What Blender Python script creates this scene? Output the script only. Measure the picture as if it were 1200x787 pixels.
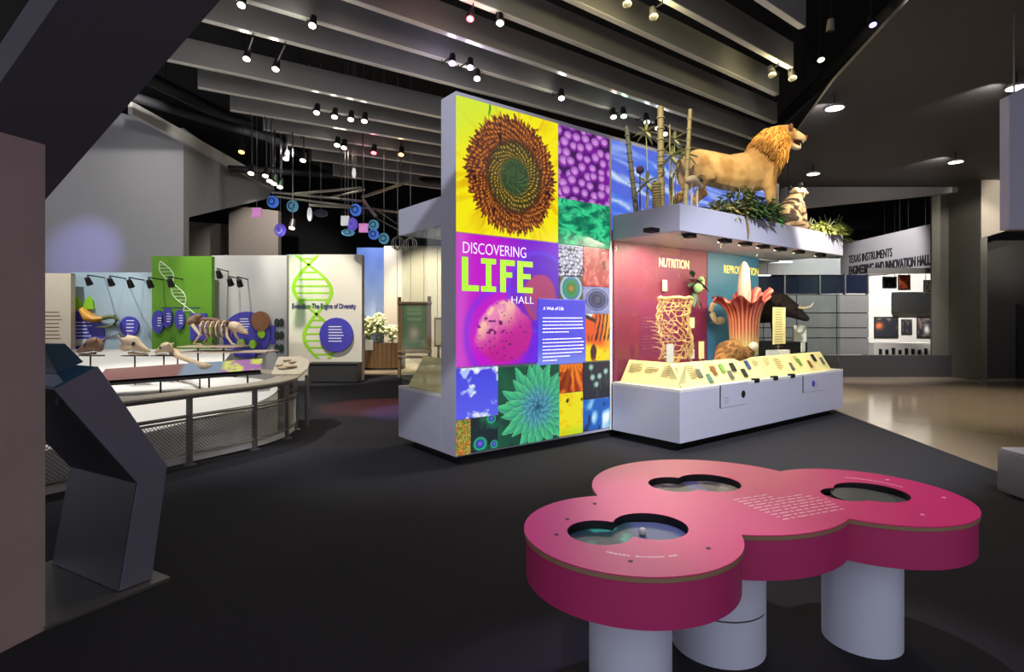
import bpy, bmesh, math, random
import numpy as np
from mathutils import Vector, Matrix
random.seed(7)
for o in list(bpy.data.objects): bpy.data.objects.remove(o)
SC = bpy.context.scene; COL = SC.collection
F, CX, HY, EYE = 665.0, 600.0, 372.0, 1.5          # focal length and horizon in pixels of the 1200x787 frame
PI = math.pi

# ---------------------------------------------------------------- camera, world, exposure
cam = bpy.data.cameras.new('camera'); camo = bpy.data.objects.new('camera', cam); COL.objects.link(camo)
camo.location = (0, 0, EYE); camo.rotation_euler = (PI/2, 0, 0)
cam.sensor_width = 36; cam.lens = F/1200*36; cam.shift_y = (HY-393.5)/1200; cam.clip_start = .05
SC.camera = camo
w = bpy.data.worlds.new('hall_ambient'); SC.world = w; w.use_nodes = True
w.node_tree.nodes['Background'].inputs[0].default_value = (.60, .58, .66, 1)
w.node_tree.nodes['Background'].inputs[1].default_value = 1.3
SC.view_settings.view_transform = 'Standard'; SC.view_settings.look = 'None'
SC.view_settings.gamma = 1; SC.view_settings.use_curve_mapping = False; SC.view_settings.exposure = 0.0

def spot(p, target, energy, color=(1, 1, 1), angle=40, blend=.6, size=.05):
    l = bpy.data.lights.new('track_spot', 'SPOT'); l.energy = energy; l.color = color
    l.spot_size = math.radians(angle); l.spot_blend = blend; l.shadow_soft_size = size
    o = bpy.data.objects.new('track_spot', l); COL.objects.link(o); o.location = p
    o.rotation_euler = (Vector(target)-Vector(p)).to_track_quat('-Z', 'Y').to_euler(); return o
def area(p, target, energy, sx, sy, color=(1, 1, 1)):
    l = bpy.data.lights.new('lamp_area', 'AREA'); l.energy = energy; l.color = color; l.shape = 'RECTANGLE'; l.size = sx; l.size_y = sy
    o = bpy.data.objects.new('lamp_area', l); COL.objects.link(o); o.location = p
    o.rotation_euler = (Vector(target)-Vector(p)).to_track_quat('-Z', 'Y').to_euler(); return o
WARM, COOL = (1, .80, .52), (.86, .90, 1)
spot((2.2, 4.6, 5.4), (3.4, 8.0, 3.7), 950, (1, .86, .60), 32)            # lion, from the track in front
spot((3.95, 5.6, 5.4), (4.2, 8.3, 3.9), 330, (1, .82, .55), 34)            # lion's head
spot((3.6, 4.6, 5.4), (4.8, 8.5, 2.6), 4800, (1, .93, .78), 22)  # far end of the canopy
spot((1.0, 4.4, 5.4), (2.1, 7.2, 3.3), 520, (1, .92, .72), 30)            # added spot, brightens the bamboo and tufts
spot((1.6, 3.9, 5.4), (1.30, 2.60, .7), 420, (1, .90, .95), 25)           # pink table
spot((.4, 3.6, 5.4), (.40, 2.2, .7), 420, (.62, .45, 1), 20)
spot((3.2, 1.6, 5.4), (3.2, 7.3, .45), 2600, (.90, .92, 1), 42)             # case front
spot((-1.0, .2, 5.4), (-1.0, 6.2, 1.9), 1100, (.90, .92, 1), 46)           # end of lightbox wall
spot((-5.0, 7.4, 5.4), (-4.6, 7.6, .4), 800, (1, .97, .92), 62)           # fossil platform
spot((-6.8, 8.2, 5.4), (-6.0, 9.0, .8), 700, (1, .97, .92), 60)
spot((-4.2, 5.0, 5.4), (-4.3, 6.0, .4), 260, (1, .97, .92), 50)
spot((-7.2, 9.2, 5.4), (-7.0, 12.0, 1.7), 330, (1, .97, .9), 40)          # wall panels
spot((-5.8, 10.0, 5.4), (-5.9, 12.2, 1.5), 560, (1, .97, .9), 36)
spot((-9.2, 9.4, 5.4), (-8.6, 12.0, 1.6), 700, (.9, .97, 1), 40)
spot((-4.3, 10.6, 5.4), (-4.6, 13.6, 1.3), 1300, (1, .95, .84), 40)
spot((-4.6, 11.2, 5.4), (-5.1, 13.6, 2.3), 420, (.45, 1, .45), 22)
spot((-8.0, 8.6, 5.3), (-11.0, 14.6, 3.1), 1700, (.36, .34, 1), 19, .9)  # blue pool on the left wall
spot((-4.6, 17.2, 5.2), (-4.8, 19.6, 2.4), 700, (.95,.97,1), 60)
spot((-1.5, 11.5, 5.2), (-2.4, 14.4, 1.5), 420, (1,.93,.8), 26)        # added spot, brightens the front of the framed sign
spot((-6.5, 9.8, 5.8), (-10.5, 14.4, 4.2), 700, (1, .97, .95), 60)
spot((-2.6, 15.5, 5.3), (-2.6, 18.4, 1.2), 2200, (1, .90, .70), 60)        # diorama at the back
spot((-3.9, 15.2, 5.3), (-3.9, 16.5, 1.0), 1500, (1, .92, .74), 40)
spot((-2.2, 9.8, 5.2), (-2.3, 9.6, 0), 1500, (1, .20, .16), 24)             # coloured pools on the carpet
spot((-1.6, 9.0, 5.2), (-1.6, 9.1, 0), 1500, (.35, .28, 1), 20)
spot((9.0, 11.6, 4.6), (8.6, 14.6, 1.7), 1200, (1, .97, .95), 70)          # far hall
spot((8.6, 15.6, 4.9), (11.0, 16.6, 3.3), 520, (1, .97, .98), 70)
spot((12.6, 16.4, 3.3), (13.3, 19.7, 1.6), 1100, (1, .97, .92), 90)
spot((7.2, 10.2, 4.6), (7.4, 10.4, 0), 420, (1, .86, .66), 80)            # polished floor
spot((9.4, 9.2, 4.6), (9.4, 9.2, 0), 360, (1, .84, .64), 80)
spot((11.6, 11.0, 4.6), (12.0, 13.4, 4.0), 420, (1, .93, .8), 60)
spot((-4.6, 12.0, 5.0), (-8.4, 16.0, 5.4), 700, (1,.97,.95), 50)
spot((-7.2, 16.6, 5.2), (-8.6, 20.3, 3.6), 700, (1,.95,.9), 60)
spot((10.6, 11.8, 4.6), (10.9, 14.4, 2.4), 260, (1,.95,.85), 70)

# ---------------------------------------------------------------- helpers
def at(x, y, Y): return Vector(((x-CX)/F*Y, Y, EYE-(y-HY)/F*Y))
def onz(x, y, Z): return at(x, y, F*(EYE-Z)/(y-HY))
def lin(c):
    c = np.asarray(c, float); return np.where(c <= .04045, c/12.92, ((c+.055)/1.055)**2.4)
MATS = {}
def mat(name, rgb, rough=.5, metal=0, var=.06, scale=6, bump=0, bscale=40, emit=0, spec=.5, coat=0, attr=None):
    if name in MATS: return MATS[name]
    m = bpy.data.materials.new(name); m.use_nodes = True; nt = m.node_tree; N = nt.nodes; L = nt.links
    b = N['Principled BSDF']; b.inputs['Roughness'].default_value = rough; b.inputs['Metallic'].default_value = metal
    b.inputs['Specular IOR Level'].default_value = spec; b.inputs['Coat Weight'].default_value = coat
    tc = N.new('ShaderNodeTexCoord')
    if attr:
        a = N.new('ShaderNodeAttribute'); a.attribute_name = attr; src = a.outputs['Color']
    else:
        r = lin(rgb)
        n = N.new('ShaderNodeTexNoise'); n.inputs['Scale'].default_value = scale; n.inputs['Detail'].default_value = 4
        L.new(tc.outputs['Object'], n.inputs['Vector'])
        mx = N.new('ShaderNodeMix'); mx.data_type = 'RGBA'
        mx.inputs['A'].default_value = (*[float(v)*(1-var) for v in r], 1); mx.inputs['B'].default_value = (*[min(1, float(v)*(1+var)) for v in r], 1)
        L.new(n.outputs['Fac'], mx.inputs['Factor']); src = mx.outputs['Result']
    L.new(src, b.inputs['Base Color'])
    if emit:
        L.new(src, b.inputs['Emission Color']); b.inputs['Emission Strength'].default_value = emit
    if bump:
        n2 = N.new('ShaderNodeTexNoise'); n2.inputs['Scale'].default_value = bscale; n2.inputs['Detail'].default_value = 3
        L.new(tc.outputs['Object'], n2.inputs['Vector'])
        bp = N.new('ShaderNodeBump'); bp.inputs['Strength'].default_value = bump; bp.inputs['Distance'].default_value = .02
        L.new(n2.outputs['Fac'], bp.inputs['Height']); L.new(bp.outputs['Normal'], b.inputs['Normal'])
    MATS[name] = m; return m
def glow_attr(name, strength):
    m = bpy.data.materials.new(name); m.use_nodes = True; nt = m.node_tree; N = nt.nodes; L = nt.links
    b = N['Principled BSDF']; a = N.new('ShaderNodeAttribute'); a.attribute_name = 'Col'
    b.inputs['Base Color'].default_value = (.02, .02, .02, 1); b.inputs['Roughness'].default_value = .6; b.inputs['Specular IOR Level'].default_value = .2
    L.new(a.outputs['Color'], b.inputs['Emission Color']); b.inputs['Emission Strength'].default_value = strength
    return m
def glass_mat():
    m = bpy.data.materials.new('clear_glass'); m.use_nodes = True; nt = m.node_tree; N = nt.nodes; L = nt.links
    N.remove(N['Principled BSDF']); out = N['Material Output']
    t = N.new('ShaderNodeBsdfTransparent'); t.inputs[0].default_value = (.95, .975, .965, 1)
    g = N.new('ShaderNodeBsdfGlossy'); g.inputs['Roughness'].default_value = .02
    lw = N.new('ShaderNodeLayerWeight'); pw = N.new('ShaderNodeMath'); pw.operation = 'POWER'; pw.inputs[1].default_value = 4
    fr = N.new('ShaderNodeMath'); fr.operation = 'MULTIPLY_ADD'; fr.inputs[1].default_value = .55; fr.inputs[2].default_value = .025
    L.new(lw.outputs['Facing'], pw.inputs[0]); L.new(pw.outputs[0], fr.inputs[0])
    mx = N.new('ShaderNodeMixShader'); L.new(fr.outputs[0], mx.inputs[0]); L.new(t.outputs[0], mx.inputs[1]); L.new(g.outputs[0], mx.inputs[2])
    L.new(mx.outputs[0], out.inputs[0]); return m

INV = {}
def thing(name, label, cat, loc=(0, 0, 0), rotz=0, group=None, kind=None):
    o = bpy.data.objects.new(name, None); COL.objects.link(o); o.location = loc; o.rotation_euler = (0, 0, rotz); o.empty_display_size = .1
    if label: o['label'] = label; o['category'] = cat
    if group: o['group'] = group
    if kind: o['kind'] = kind
    INV[o.name] = (Matrix.Translation(Vector(loc)) @ Matrix.Rotation(rotz, 4, 'Z')).inverted()
    return o
def tag(o, label, cat, group=None, kind=None):
    o['label'] = label; o['category'] = cat
    if group: o['group'] = group
    if kind: o['kind'] = kind
    return o
class G:
    """collects geometry in world space (M: local -> world); build() makes one mesh object"""
    def __init__(s, M=None): s.v = []; s.f = []; s.M = M; s.c = []
    def add(s, vs, fs, M=None, col=None):
        b = len(s.v)
        for p in vs:
            p = Vector(p)
            if M is not None: p = M @ p
            s.v.append(s.M @ p if s.M is not None else p)
        s.f += [tuple(b+i for i in f) for f in fs]
        if col is not None: s.c += [col]*len(vs)
        return s
    def box(s, a, b, M=None, col=None):
        x0, y0, z0 = a; x1, y1, z1 = b
        return s.add([(x0,y0,z0),(x1,y0,z0),(x1,y1,z0),(x0,y1,z0),(x0,y0,z1),(x1,y0,z1),(x1,y1,z1),(x0,y1,z1)],
              [(3,2,1,0),(4,5,6,7),(0,1,5,4),(1,2,6,5),(2,3,7,6),(3,0,4,7)], M, col)
    def prism(s, poly, z0, z1, M=None):
        n = len(poly); a = sum(poly[i][0]*poly[(i+1)%n][1]-poly[(i+1)%n][0]*poly[i][1] for i in range(n))
        if a < 0: poly = poly[::-1]
        vs = [(x, y, z0) for x, y in poly]+[(x, y, z1) for x, y in poly]
        return s.add(vs, [tuple(range(n-1,-1,-1)), tuple(range(n, 2*n))]+[(i,(i+1)%n,(i+1)%n+n,i+n) for i in range(n)], M)
    def slab(s, quad, d):
        """a plate: polygon of world points extruded by vector d"""
        n = len(quad); q = [Vector(p) for p in quad]; d = Vector(d)
        nv = (q[1]-q[0]).cross(q[2]-q[0])
        if nv.dot(d) > 0: q = q[::-1]
        return s.add(q+[p+d for p in q], [tuple(range(n)), tuple(range(2*n-1, n-1, -1))]+[(i,i+n,(i+1)%n+n,(i+1)%n) for i in range(n)])
    def tube(s, pts, r, n=8, cap=True, col=None):
        pts = [Vector(p) for p in pts]; m = len(pts); rs = r if isinstance(r, (list, tuple)) else [r]*m
        vs = []
        up = Vector((0,0,1))
        for i, p in enumerate(pts):
            t = (pts[min(i+1,m-1)]-pts[max(i-1,0)]).normalized()
            if t.length == 0: t = Vector((0,0,1))
            ref = up if abs(t.dot(up)) < .95 else Vector((1,0,0))
            a = t.cross(ref).normalized(); b = t.cross(a)
            ri = rs[i] if isinstance(rs[i], (list, tuple)) else (rs[i], rs[i])
            for k in range(n):
                an = 2*PI*k/n; vs.append(p+a*math.cos(an)*ri[0]+b*math.sin(an)*ri[1])
        fs = [(i*n+k, (i+1)*n+k, (i+1)*n+(k+1)%n, i*n+(k+1)%n) for i in range(m-1) for k in range(n)]
        if cap: fs += [tuple(range(n)), tuple((m-1)*n+k for k in range(n-1,-1,-1))]
        return s.add(vs, fs, None, col)
    def lathe(s, prof, n=32, c=(0,0,0), M=None, cap=True):
        vs = [(c[0]+r*math.cos(2*PI*k/n), c[1]+r*math.sin(2*PI*k/n), c[2]+z) for r, z in prof for k in range(n)]
        m = len(prof)
        fs = [(i*n+k, i*n+(k+1)%n, (i+1)*n+(k+1)%n, (i+1)*n+k) for i in range(m-1) for k in range(n)]
        if cap: fs += [tuple(range(n-1,-1,-1)), tuple((m-1)*n+k for k in range(n))]
        return s.add(vs, fs, M)
    def ball(s, c, r, n=10, M=None, col=None):
        rx, ry, rz = r if isinstance(r, (tuple, list)) else (r, r, r); m = n//2+1
        vs = []; 
        for i in range(m+1):
            t = PI*i/m
            for k in range(n): vs.append((c[0]+rx*math.sin(t)*math.cos(2*PI*k/n), c[1]+ry*math.sin(t)*math.sin(2*PI*k/n), c[2]-rz*math.cos(t)))
        return s.add(vs, [(i*n+k, i*n+(k+1)%n, (i+1)*n+(k+1)%n, (i+1)*n+k) for i in range(m) for k in range(n)], M, col)
    def build(s, name, m, parent=None, smooth=False, bevel=0, sharp=40):
        me = bpy.data.meshes.new(name); v = s.v
        if parent is not None: I = INV[parent.name] @ Matrix.Identity(4); v = [I @ p for p in v]; org = None
        else:
            xs = [p.x for p in v]; ys = [p.y for p in v]; zs = [p.z for p in v]
            org = Vector(((min(xs)+max(xs))/2, (min(ys)+max(ys))/2, min(zs))); v = [p-org for p in v]
        me.from_pydata([tuple(p) for p in v], [], s.f)
        if s.c and len(s.c) == len(v):
            a = me.color_attributes.new('Col', 'FLOAT_COLOR', 'POINT')
            a.data.foreach_set('color', np.concatenate([lin(np.array(s.c)), np.ones((len(v),1))], 1).astype(np.float32).ravel())
        me.materials.append(m)
        bm = bmesh.new(); bm.from_mesh(me)
        if smooth or bevel: bmesh.ops.remove_doubles(bm, verts=bm.verts, dist=1e-6)
        bmesh.ops.recalc_face_normals(bm, faces=bm.faces)
        if bevel:
            es = [e for e in bm.edges if len(e.link_faces) == 2 and e.calc_face_angle(0) > .6]
            bmesh.ops.bevel(bm, geom=es, offset=bevel, segments=2, affect='EDGES', profile=.5)
        bm.to_mesh(me); bm.free()
        if smooth:
            me.polygons.foreach_set('use_smooth', [True]*len(me.polygons))
            me.set_sharp_from_angle(angle=math.radians(sharp))
        o = bpy.data.objects.new(name, me); COL.objects.link(o)
        if org is not None: o.location = org; INV[o.name] = Matrix.Translation(org).inverted()
        else:
            o.parent = parent; INV[o.name] = INV[parent.name]
        return o
def struct(o): o['kind'] = 'structure'; return o
def copy_tree(o, parent=None):
    c = o.copy(); COL.objects.link(c); c.parent = parent
    for ch in list(o.children): copy_tree(ch, c)
    return c
def text(name, body, size, M, m, parent, depth=.002, spacing=1, width=None, align='LEFT', bold=0):
    """flat raised lettering; M maps x right, y up, z towards the reader"""
    cu = bpy.data.curves.new(name, 'FONT'); cu.body = body; cu.size = size; cu.extrude = depth; cu.space_character = spacing; cu.align_x = align; cu.offset = bold
    o = bpy.data.objects.new('tmp', cu); COL.objects.link(o); bpy.context.view_layer.update()
    me = bpy.data.meshes.new_from_object(o.evaluated_get(bpy.context.evaluated_depsgraph_get()))
    bpy.data.objects.remove(o); bpy.data.curves.remove(cu)
    if width:
        xs = [v.co.x for v in me.vertices]; k = width/(max(xs)-min(xs)); me.transform(Matrix.Diagonal((k,1,1,1)))
    I = INV[parent.name] if parent is not None else Matrix.Identity(4)
    me.transform(I @ M); me.name = name; me.materials.clear(); me.materials.append(m)
    o = bpy.data.objects.new(name, me); COL.objects.link(o); o.parent = parent; return o
def facing(p, right, up=(0,0,1)):
    x = Vector(right).normalized(); y = Vector(up).normalized(); z = x.cross(y)
    return Matrix(((x.x,y.x,z.x,p[0]),(x.y,y.y,z.y,p[1]),(x.z,y.z,z.z,p[2]),(0,0,0,1)))
def organic(name, chains, voxel, m, parent, M, smooth_it=6, n=12):
    """one continuous skin over tapering limbs: chains of (x,y,z,r_side,r_vert) fused by voxel remesh"""
    g = G(M)
    for ch in chains:
        pts = [Vector(c[:3]) for c in ch]; r = [(c[3], c[4] if len(c) > 4 else c[3]) for c in ch]
        d0 = (pts[0]-pts[1]).normalized(); d1 = (pts[-1]-pts[-2]).normalized(); a, b = min(r[0]), min(r[-1])
        P = [pts[0]+d0*a*.95, pts[0]+d0*a*.7]+pts+[pts[-1]+d1*b*.7, pts[-1]+d1*b*.95]
        R = [(r[0][0]*.3, r[0][1]*.3), (r[0][0]*.72, r[0][1]*.72)]+r+[(r[-1][0]*.72, r[-1][1]*.72), (r[-1][0]*.3, r[-1][1]*.3)]
        g.tube(P, R, n)
    o = g.build(name, m, parent)
    md = o.modifiers.new('fuse', 'REMESH'); md.mode = 'VOXEL'; md.voxel_size = voxel; md.use_smooth_shade = True
    sm = o.modifiers.new('soft', 'SMOOTH'); sm.iterations = smooth_it; sm.factor = .5
    bpy.context.view_layer.update()
    me = bpy.data.meshes.new_from_object(o.evaluated_get(bpy.context.evaluated_depsgraph_get()))
    o.modifiers.clear(); o.data = me; me.name = name
    me.materials.clear(); me.materials.append(m)
    return o
def paint(o, fn):
    me = o.data; n = len(me.vertices); co = np.empty(n*3, np.float32); me.vertices.foreach_get('co', co); co = co.reshape(-1, 3)
    c = np.clip(fn(co), 0, 1)
    a = me.color_attributes.get('Col') or me.color_attributes.new('Col', 'FLOAT_COLOR', 'POINT')
    a.data.foreach_set('color', np.concatenate([lin(c), np.ones((n,1))], 1).astype(np.float32).ravel())
# value noise for prints
def vn(x, y, seed=0):
    rs = np.random.RandomState(seed); T = rs.rand(64, 64)
    xi = np.floor(x).astype(int); yi = np.floor(y).astype(int); fx = x-xi; fy = y-yi
    fx = fx*fx*(3-2*fx); fy = fy*fy*(3-2*fy); g = lambda a, b: T[a % 64, b % 64]
    return (g(xi,yi)*(1-fx)+g(xi+1,yi)*fx)*(1-fy)+(g(xi,yi+1)*(1-fx)+g(xi+1,yi+1)*fx)*fy
def fbm(x, y, seed=0, o=4): return sum(vn(x*2**i, y*2**i, seed+i)*.5**i for i in range(o))/(2-.5**(o-1))
def ss(a, b, x): t = np.clip((x-a)/(b-a), 0, 1); return t*t*(3-2*t)
def C(*c): return np.array(c, float)/255
def mixc(a, b, t): t = np.asarray(t)[..., None]; return a*(1-t)+b*t
def full(u, c): return np.broadcast_to(np.asarray(c, float), u.shape+(3,)).copy()

def print_panel(name, W, H, painter, m, parent, M, res=150, thick=.006):
    """a flat printed sheet W x H; M maps x right, y up, z towards the reader"""
    nx = max(4, int(W*res)); ny = max(4, int(H*res))
    u, v = np.meshgrid(np.linspace(0, 1, nx+1), np.linspace(0, 1, ny+1))
    col = np.clip(painter(u, v), 0, 1).reshape(-1, 3)
    P = np.stack([u.ravel()*W, v.ravel()*H, np.full(u.size, thick), np.ones(u.size)], 1)
    I = INV[parent.name] if parent is not None else Matrix.Identity(4)
    P = (P @ np.array(I @ M).T)[:, :3]
    idx = np.arange((nx+1)*(ny+1)).reshape(ny+1, nx+1)
    q = np.stack([idx[:-1,:-1], idx[:-1,1:], idx[1:,1:], idx[1:,:-1]], -1).reshape(-1, 4)
    # rim back to the wall so the sheet has an edge
    ring = np.concatenate([idx[0,:-1], idx[:-1,-1], idx[-1,:0:-1], idx[:0:-1,0]])
    Pb = np.stack([u.ravel()[ring]*W, v.ravel()[ring]*H, np.zeros(len(ring)), np.ones(len(ring))], 1)
    Pb = (Pb @ np.array(I @ M).T)[:, :3]; n0 = len(P); k = np.arange(len(ring)); k2 = (k+1) % len(ring)
    q2 = np.stack([n0+k, n0+k2, ring[k2], ring[k]], -1)
    Q = np.concatenate([q, q2]).astype(np.int32); V = np.concatenate([P, Pb]).astype(np.float32)
    me = bpy.data.meshes.new(name); me.vertices.add(len(V)); me.vertices.foreach_set('co', V.ravel())
    me.loops.add(Q.size); me.loops.foreach_set('vertex_index', Q.ravel())
    me.polygons.add(len(Q)); me.polygons.foreach_set('loop_start', np.arange(0, Q.size, 4, dtype=np.int32))
    me.update(calc_edges=True); me.validate()
    cc = np.concatenate([col, col[ring]])
    a = me.color_attributes.new('Col', 'FLOAT_COLOR', 'POINT')
    a.data.foreach_set('color', np.concatenate([lin(cc), np.ones((len(cc),1))], 1).astype(np.float32).ravel())
    me.materials.append(m); o = bpy.data.objects.new(name, me); COL.objects.link(o)
    o.parent = parent; INV[o.name] = I; return o

# ---------------------------------------------------------------- materials
CARPET = mat('charcoal_carpet', (.205,.203,.225), .95, var=.35, scale=160, bump=.5, bscale=500, spec=.1)
POLISH = mat('polished_concrete', (.60,.54,.47), .12, var=.16, scale=.9, spec=.5)
LILAC = mat('lilac_grey_paint', (.70,.70,.77), .45, var=.02)
WHITEP = mat('white_paint', (.84,.83,.80), .5, var=.02)
GREYW = mat('grey_wall_paint', (.60,.60,.60), .8, var=.04, scale=1.5)
DARKC = mat('black_ceiling', (.10,.10,.11), .9, var=.3, scale=1)
SOFFIT = mat('charcoal_soffit', (.29,.275,.27), .75, var=.08, scale=.8)
BEAMG = mat('slate_soffit', (.30,.295,.335), .85, var=.04)
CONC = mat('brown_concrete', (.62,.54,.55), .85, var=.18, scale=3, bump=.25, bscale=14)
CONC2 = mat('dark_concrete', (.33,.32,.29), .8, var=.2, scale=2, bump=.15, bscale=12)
BLACK = mat('matt_black', (.06,.06,.065), .6, var=.1)
DARKM = mat('dark_metal', (.20,.19,.20), .45, .6, var=.08)
STEEL = mat('brushed_steel', (.62,.61,.60), .32, .85, var=.06, scale=30)
FIN = mat('grey_fin_panel', (.54,.535,.53), .6, var=.06, scale=2)
FINB = mat('fin_lit_satin', (.88,.87,.84), .25, 0, var=.06, scale=3)  # paler than the fin sides: brightness of the undersides put into the colour
GLASS = glass_mat()
PRINT = mat('printed_sheet', (1,1,1), .5, attr='Col')
BACKLIT = glow_attr('backlit_print', .95)
FUR = mat('vertex_fur', (1,1,1), .85, attr='Col', bump=.5, bscale=90, spec=.15)
PETAL = mat('vertex_petal', (1,1,1), .6, attr='Col', spec=.3)
CREAM = mat('cream_board', (.93,.86,.62), .55, var=.03)
LAMPW = mat('lit_lens_white', (1,.97,.9), .4, emit=14, var=0)
BLUED = mat('violet_blue_panel', (.26,.24,.66), .45, var=.06, scale=2)
LIME = mat('lime_green_print', (.56,.78,.12), .55, var=.05)
GREENP = mat('leaf_green_panel', (.36,.58,.08), .6, var=.06, scale=1.2)
WOOD = mat('warm_wood', (.50,.38,.24), .6, var=.25, scale=5)
BONE = mat('aged_bone', (.74,.66,.54), .7, var=.2, scale=18, bump=.3, bscale=60)
BONED = mat('dark_fossil_bone', (.42,.31,.24), .7, var=.35, scale=22, bump=.3, bscale=60)
WHITET = mat('white_lettering', (.95,.95,.95), .5, var=0)
DARKT = mat('dark_lettering', (.14,.14,.16), .6, var=0)
NAVYT = mat('navy_lettering', (.16,.15,.42), .6, var=0)

# ---------------------------------------------------------------- setting
o = struct(G().box((-17,-4,-.2),(4.9,24,0)).box((4.9,-4,-.2),(15,24,-.002)).build('floor', CARPET))
pf = [(4.27,2.0),(4.74,5.57),(5.19,8.9),(5.95,14.5),(6.4,23),(15,23),(15,2.0)]
struct(G().prism(pf, -.001, .004).build('floor_polished', POLISH))
struct(G().box((-4.6,14.9,-.001),(1.5,23,.006)).build('floor_diorama', mat('pale_wood_floor', (.62,.55,.46), .5, var=.12, scale=3)))
struct(G().box((-17,-4,7.3),(15,24,7.5)).build('ceiling', DARKC))
sof = [(3.3,-2),(4.06,5.8),(4.42,7.8),(4.95,9.8),(5.6,12),(6.4,14.6),(15,14.6),(15,-2)]
struct(G().prism(sof, 4.75, 4.80).build('ceiling_soffit', SOFFIT))
struct(G().box((-17,23.6,0),(24,24,7.3)).build('wall_far', DARKC))
struct(G().box((-17,13,0),(-16.7,23.6,7.3)).build('wall_far_left', DARKC))
struct(G().box((15,-4,0),(15.3,23.6,7.3)).build('wall_far_right', DARKC))
# left concrete wall end
q = [onz(0,765,0), onz(53,738,0)]; d = (q[1]-q[0]).normalized(); n_ = Vector((-d.y, d.x, 0))
a = q[1]-d*2.4
struct(G().slab([a, q[1], q[1]+Vector((0,0,2.33)), a+Vector((0,0,2.33))], n_*.5).build('wall_near', CONC))
# leaning slab overhead at upper left
E0 = Vector((-3.28,4,2.34)); dd = Vector((1.92,-1,1.045)); L0 = at(0,97,3.15)
b0, b1 = E0-dd*1.6, E0+dd*1.6
c1, c0 = L0+dd*1.4, L0-dd*1.75
struct(G().slab([b0, b1, c1, c0], Vector((-.15,.25,.45))).build('trim_leaning_slab', BEAMG))
# grey back wall at the left and its tapering bulkhead with pale coping
def frontal(poly, Y, t=.25): return G().slab([at(x,y,Y) for x,y in poly], (0,t,0))
struct(frontal([(-60,90),(145,133),(215,158),(215,470),(-60,470)], 14.6).build('wall_left', GREYW))
cx = [8.46*F/(600-x) for x in (150, 215, 318)]
wp = lambda x, y: at(x, y, 8.46*F/(600-x))
struct(G().slab([wp(215,150), wp(318,222), wp(316,232), wp(215,256)], (-.3,0,0)).build('trim_bulkhead', GREYW))
struct(G().slab([wp(150,119), wp(318,213), wp(318,223), wp(150,134)], (.10,0,0)).build('trim_coping', WHITEP))
struct(frontal([(205,258),(270,263),(270,460),(205,460)], 20.5).build('wall_recess', mat('beige_grey_wall', (.60,.56,.52), .8, var=.05)))
struct(frontal([(268,240),(326,247),(326,460),(268,460)], 19.0).build('wall_pier', mat('taupe_pier', (.40,.37,.34), .8, var=.1)))
# far wall of the diorama: plain boards with a painted mural
struct(frontal([(326,300),(540,300),(540,460),(326,460)], 21.2).build('wall_back', mat('dim_back_wall', (.36,.33,.31), .85, var=.1)))
bw = thing('wall_boarded', None, None, at(486,433,18.6), kind='structure')
nb = 7; x0, x1 = 450, 560
BOARDM = mat('pale_board', (.72,.68,.62), .7, var=.06, scale=2)
for i in range(nb):
    xa = x0+(x1-x0)*i/nb; xb = x0+(x1-x0)*(i+1)/nb-.5
    g = G(); p0 = at(xa,288,18.6); p1 = at(xb,288,18.6)
    g.box((p0.x,18.6,0),(p1.x,18.68,p0.z)).build('board', BOARDM, bw)
def mural(u, v):
    sky = mixc(C(190,205,232), C(70,98,165), ss(.35,1,v)+.25*(fbm(u*4,v*7,3)-.5))
    hill = .30+.05*np.sin(u*9)+.06*vn(u*9,u*0,5); tree = hill+.06*np.maximum(0, 1-np.abs((u*6) % 1-.5)*4)*(vn(u*6//1, u*0+3, 8) > .35)
    c = np.where((v < tree)[...,None], mixc(C(92,92,128), C(70,68,92), fbm(u*8,v*12,9)), sky)
    return np.where((v < .12)[...,None], mixc(C(150,120,80), C(90,80,56), fbm(u*12,v*20,4)), c)
mo = thing('sky_mural', 'painted mural of blue sky over dark fir trees behind pale blossoms', 'mural', at(436,436,19.6))
p0 = at(418,290,19.6); p1 = at(455,436,19.6)
print_panel('print', p1.x-p0.x, p0.z-.006, mural, PRINT, mo, facing((p0.x,19.6,.006), (1,0,0)), 50)
# right: far walls
Yr = 14.4
struct(frontal([(920,219),(1150,219),(1150,222),(940,243),(920,243)], Yr-.3).build('wall_bulkhead', mat('pale_bulkhead', (.62,.61,.60), .8, var=.04)))
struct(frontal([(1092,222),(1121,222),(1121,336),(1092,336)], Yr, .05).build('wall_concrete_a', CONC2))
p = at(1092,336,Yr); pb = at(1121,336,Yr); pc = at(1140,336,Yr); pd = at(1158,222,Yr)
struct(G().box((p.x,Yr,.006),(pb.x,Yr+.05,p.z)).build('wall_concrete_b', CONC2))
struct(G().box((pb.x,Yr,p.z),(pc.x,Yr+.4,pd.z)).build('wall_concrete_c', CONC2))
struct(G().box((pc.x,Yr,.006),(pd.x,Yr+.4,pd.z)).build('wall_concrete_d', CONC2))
dr = thing('door_1', 'dark metal door set in the concrete wall', 'door', (pb.x, Yr+.1, .006), kind='structure')
G().box((pb.x,Yr+.14,.006),(pc.x,Yr+.2,p.z)).build('door_leaf', DARKM, dr)
G().box((pb.x,Yr+.06,.006),(pb.x+.04,Yr+.14,p.z)).build('door_jamb', BLACK, dr)
G().tube([(pb.x+.09,Yr+.1,1.0),(pb.x+.09,Yr+.1,1.25)], .015).build('door_handle', STEEL, dr)
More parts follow.
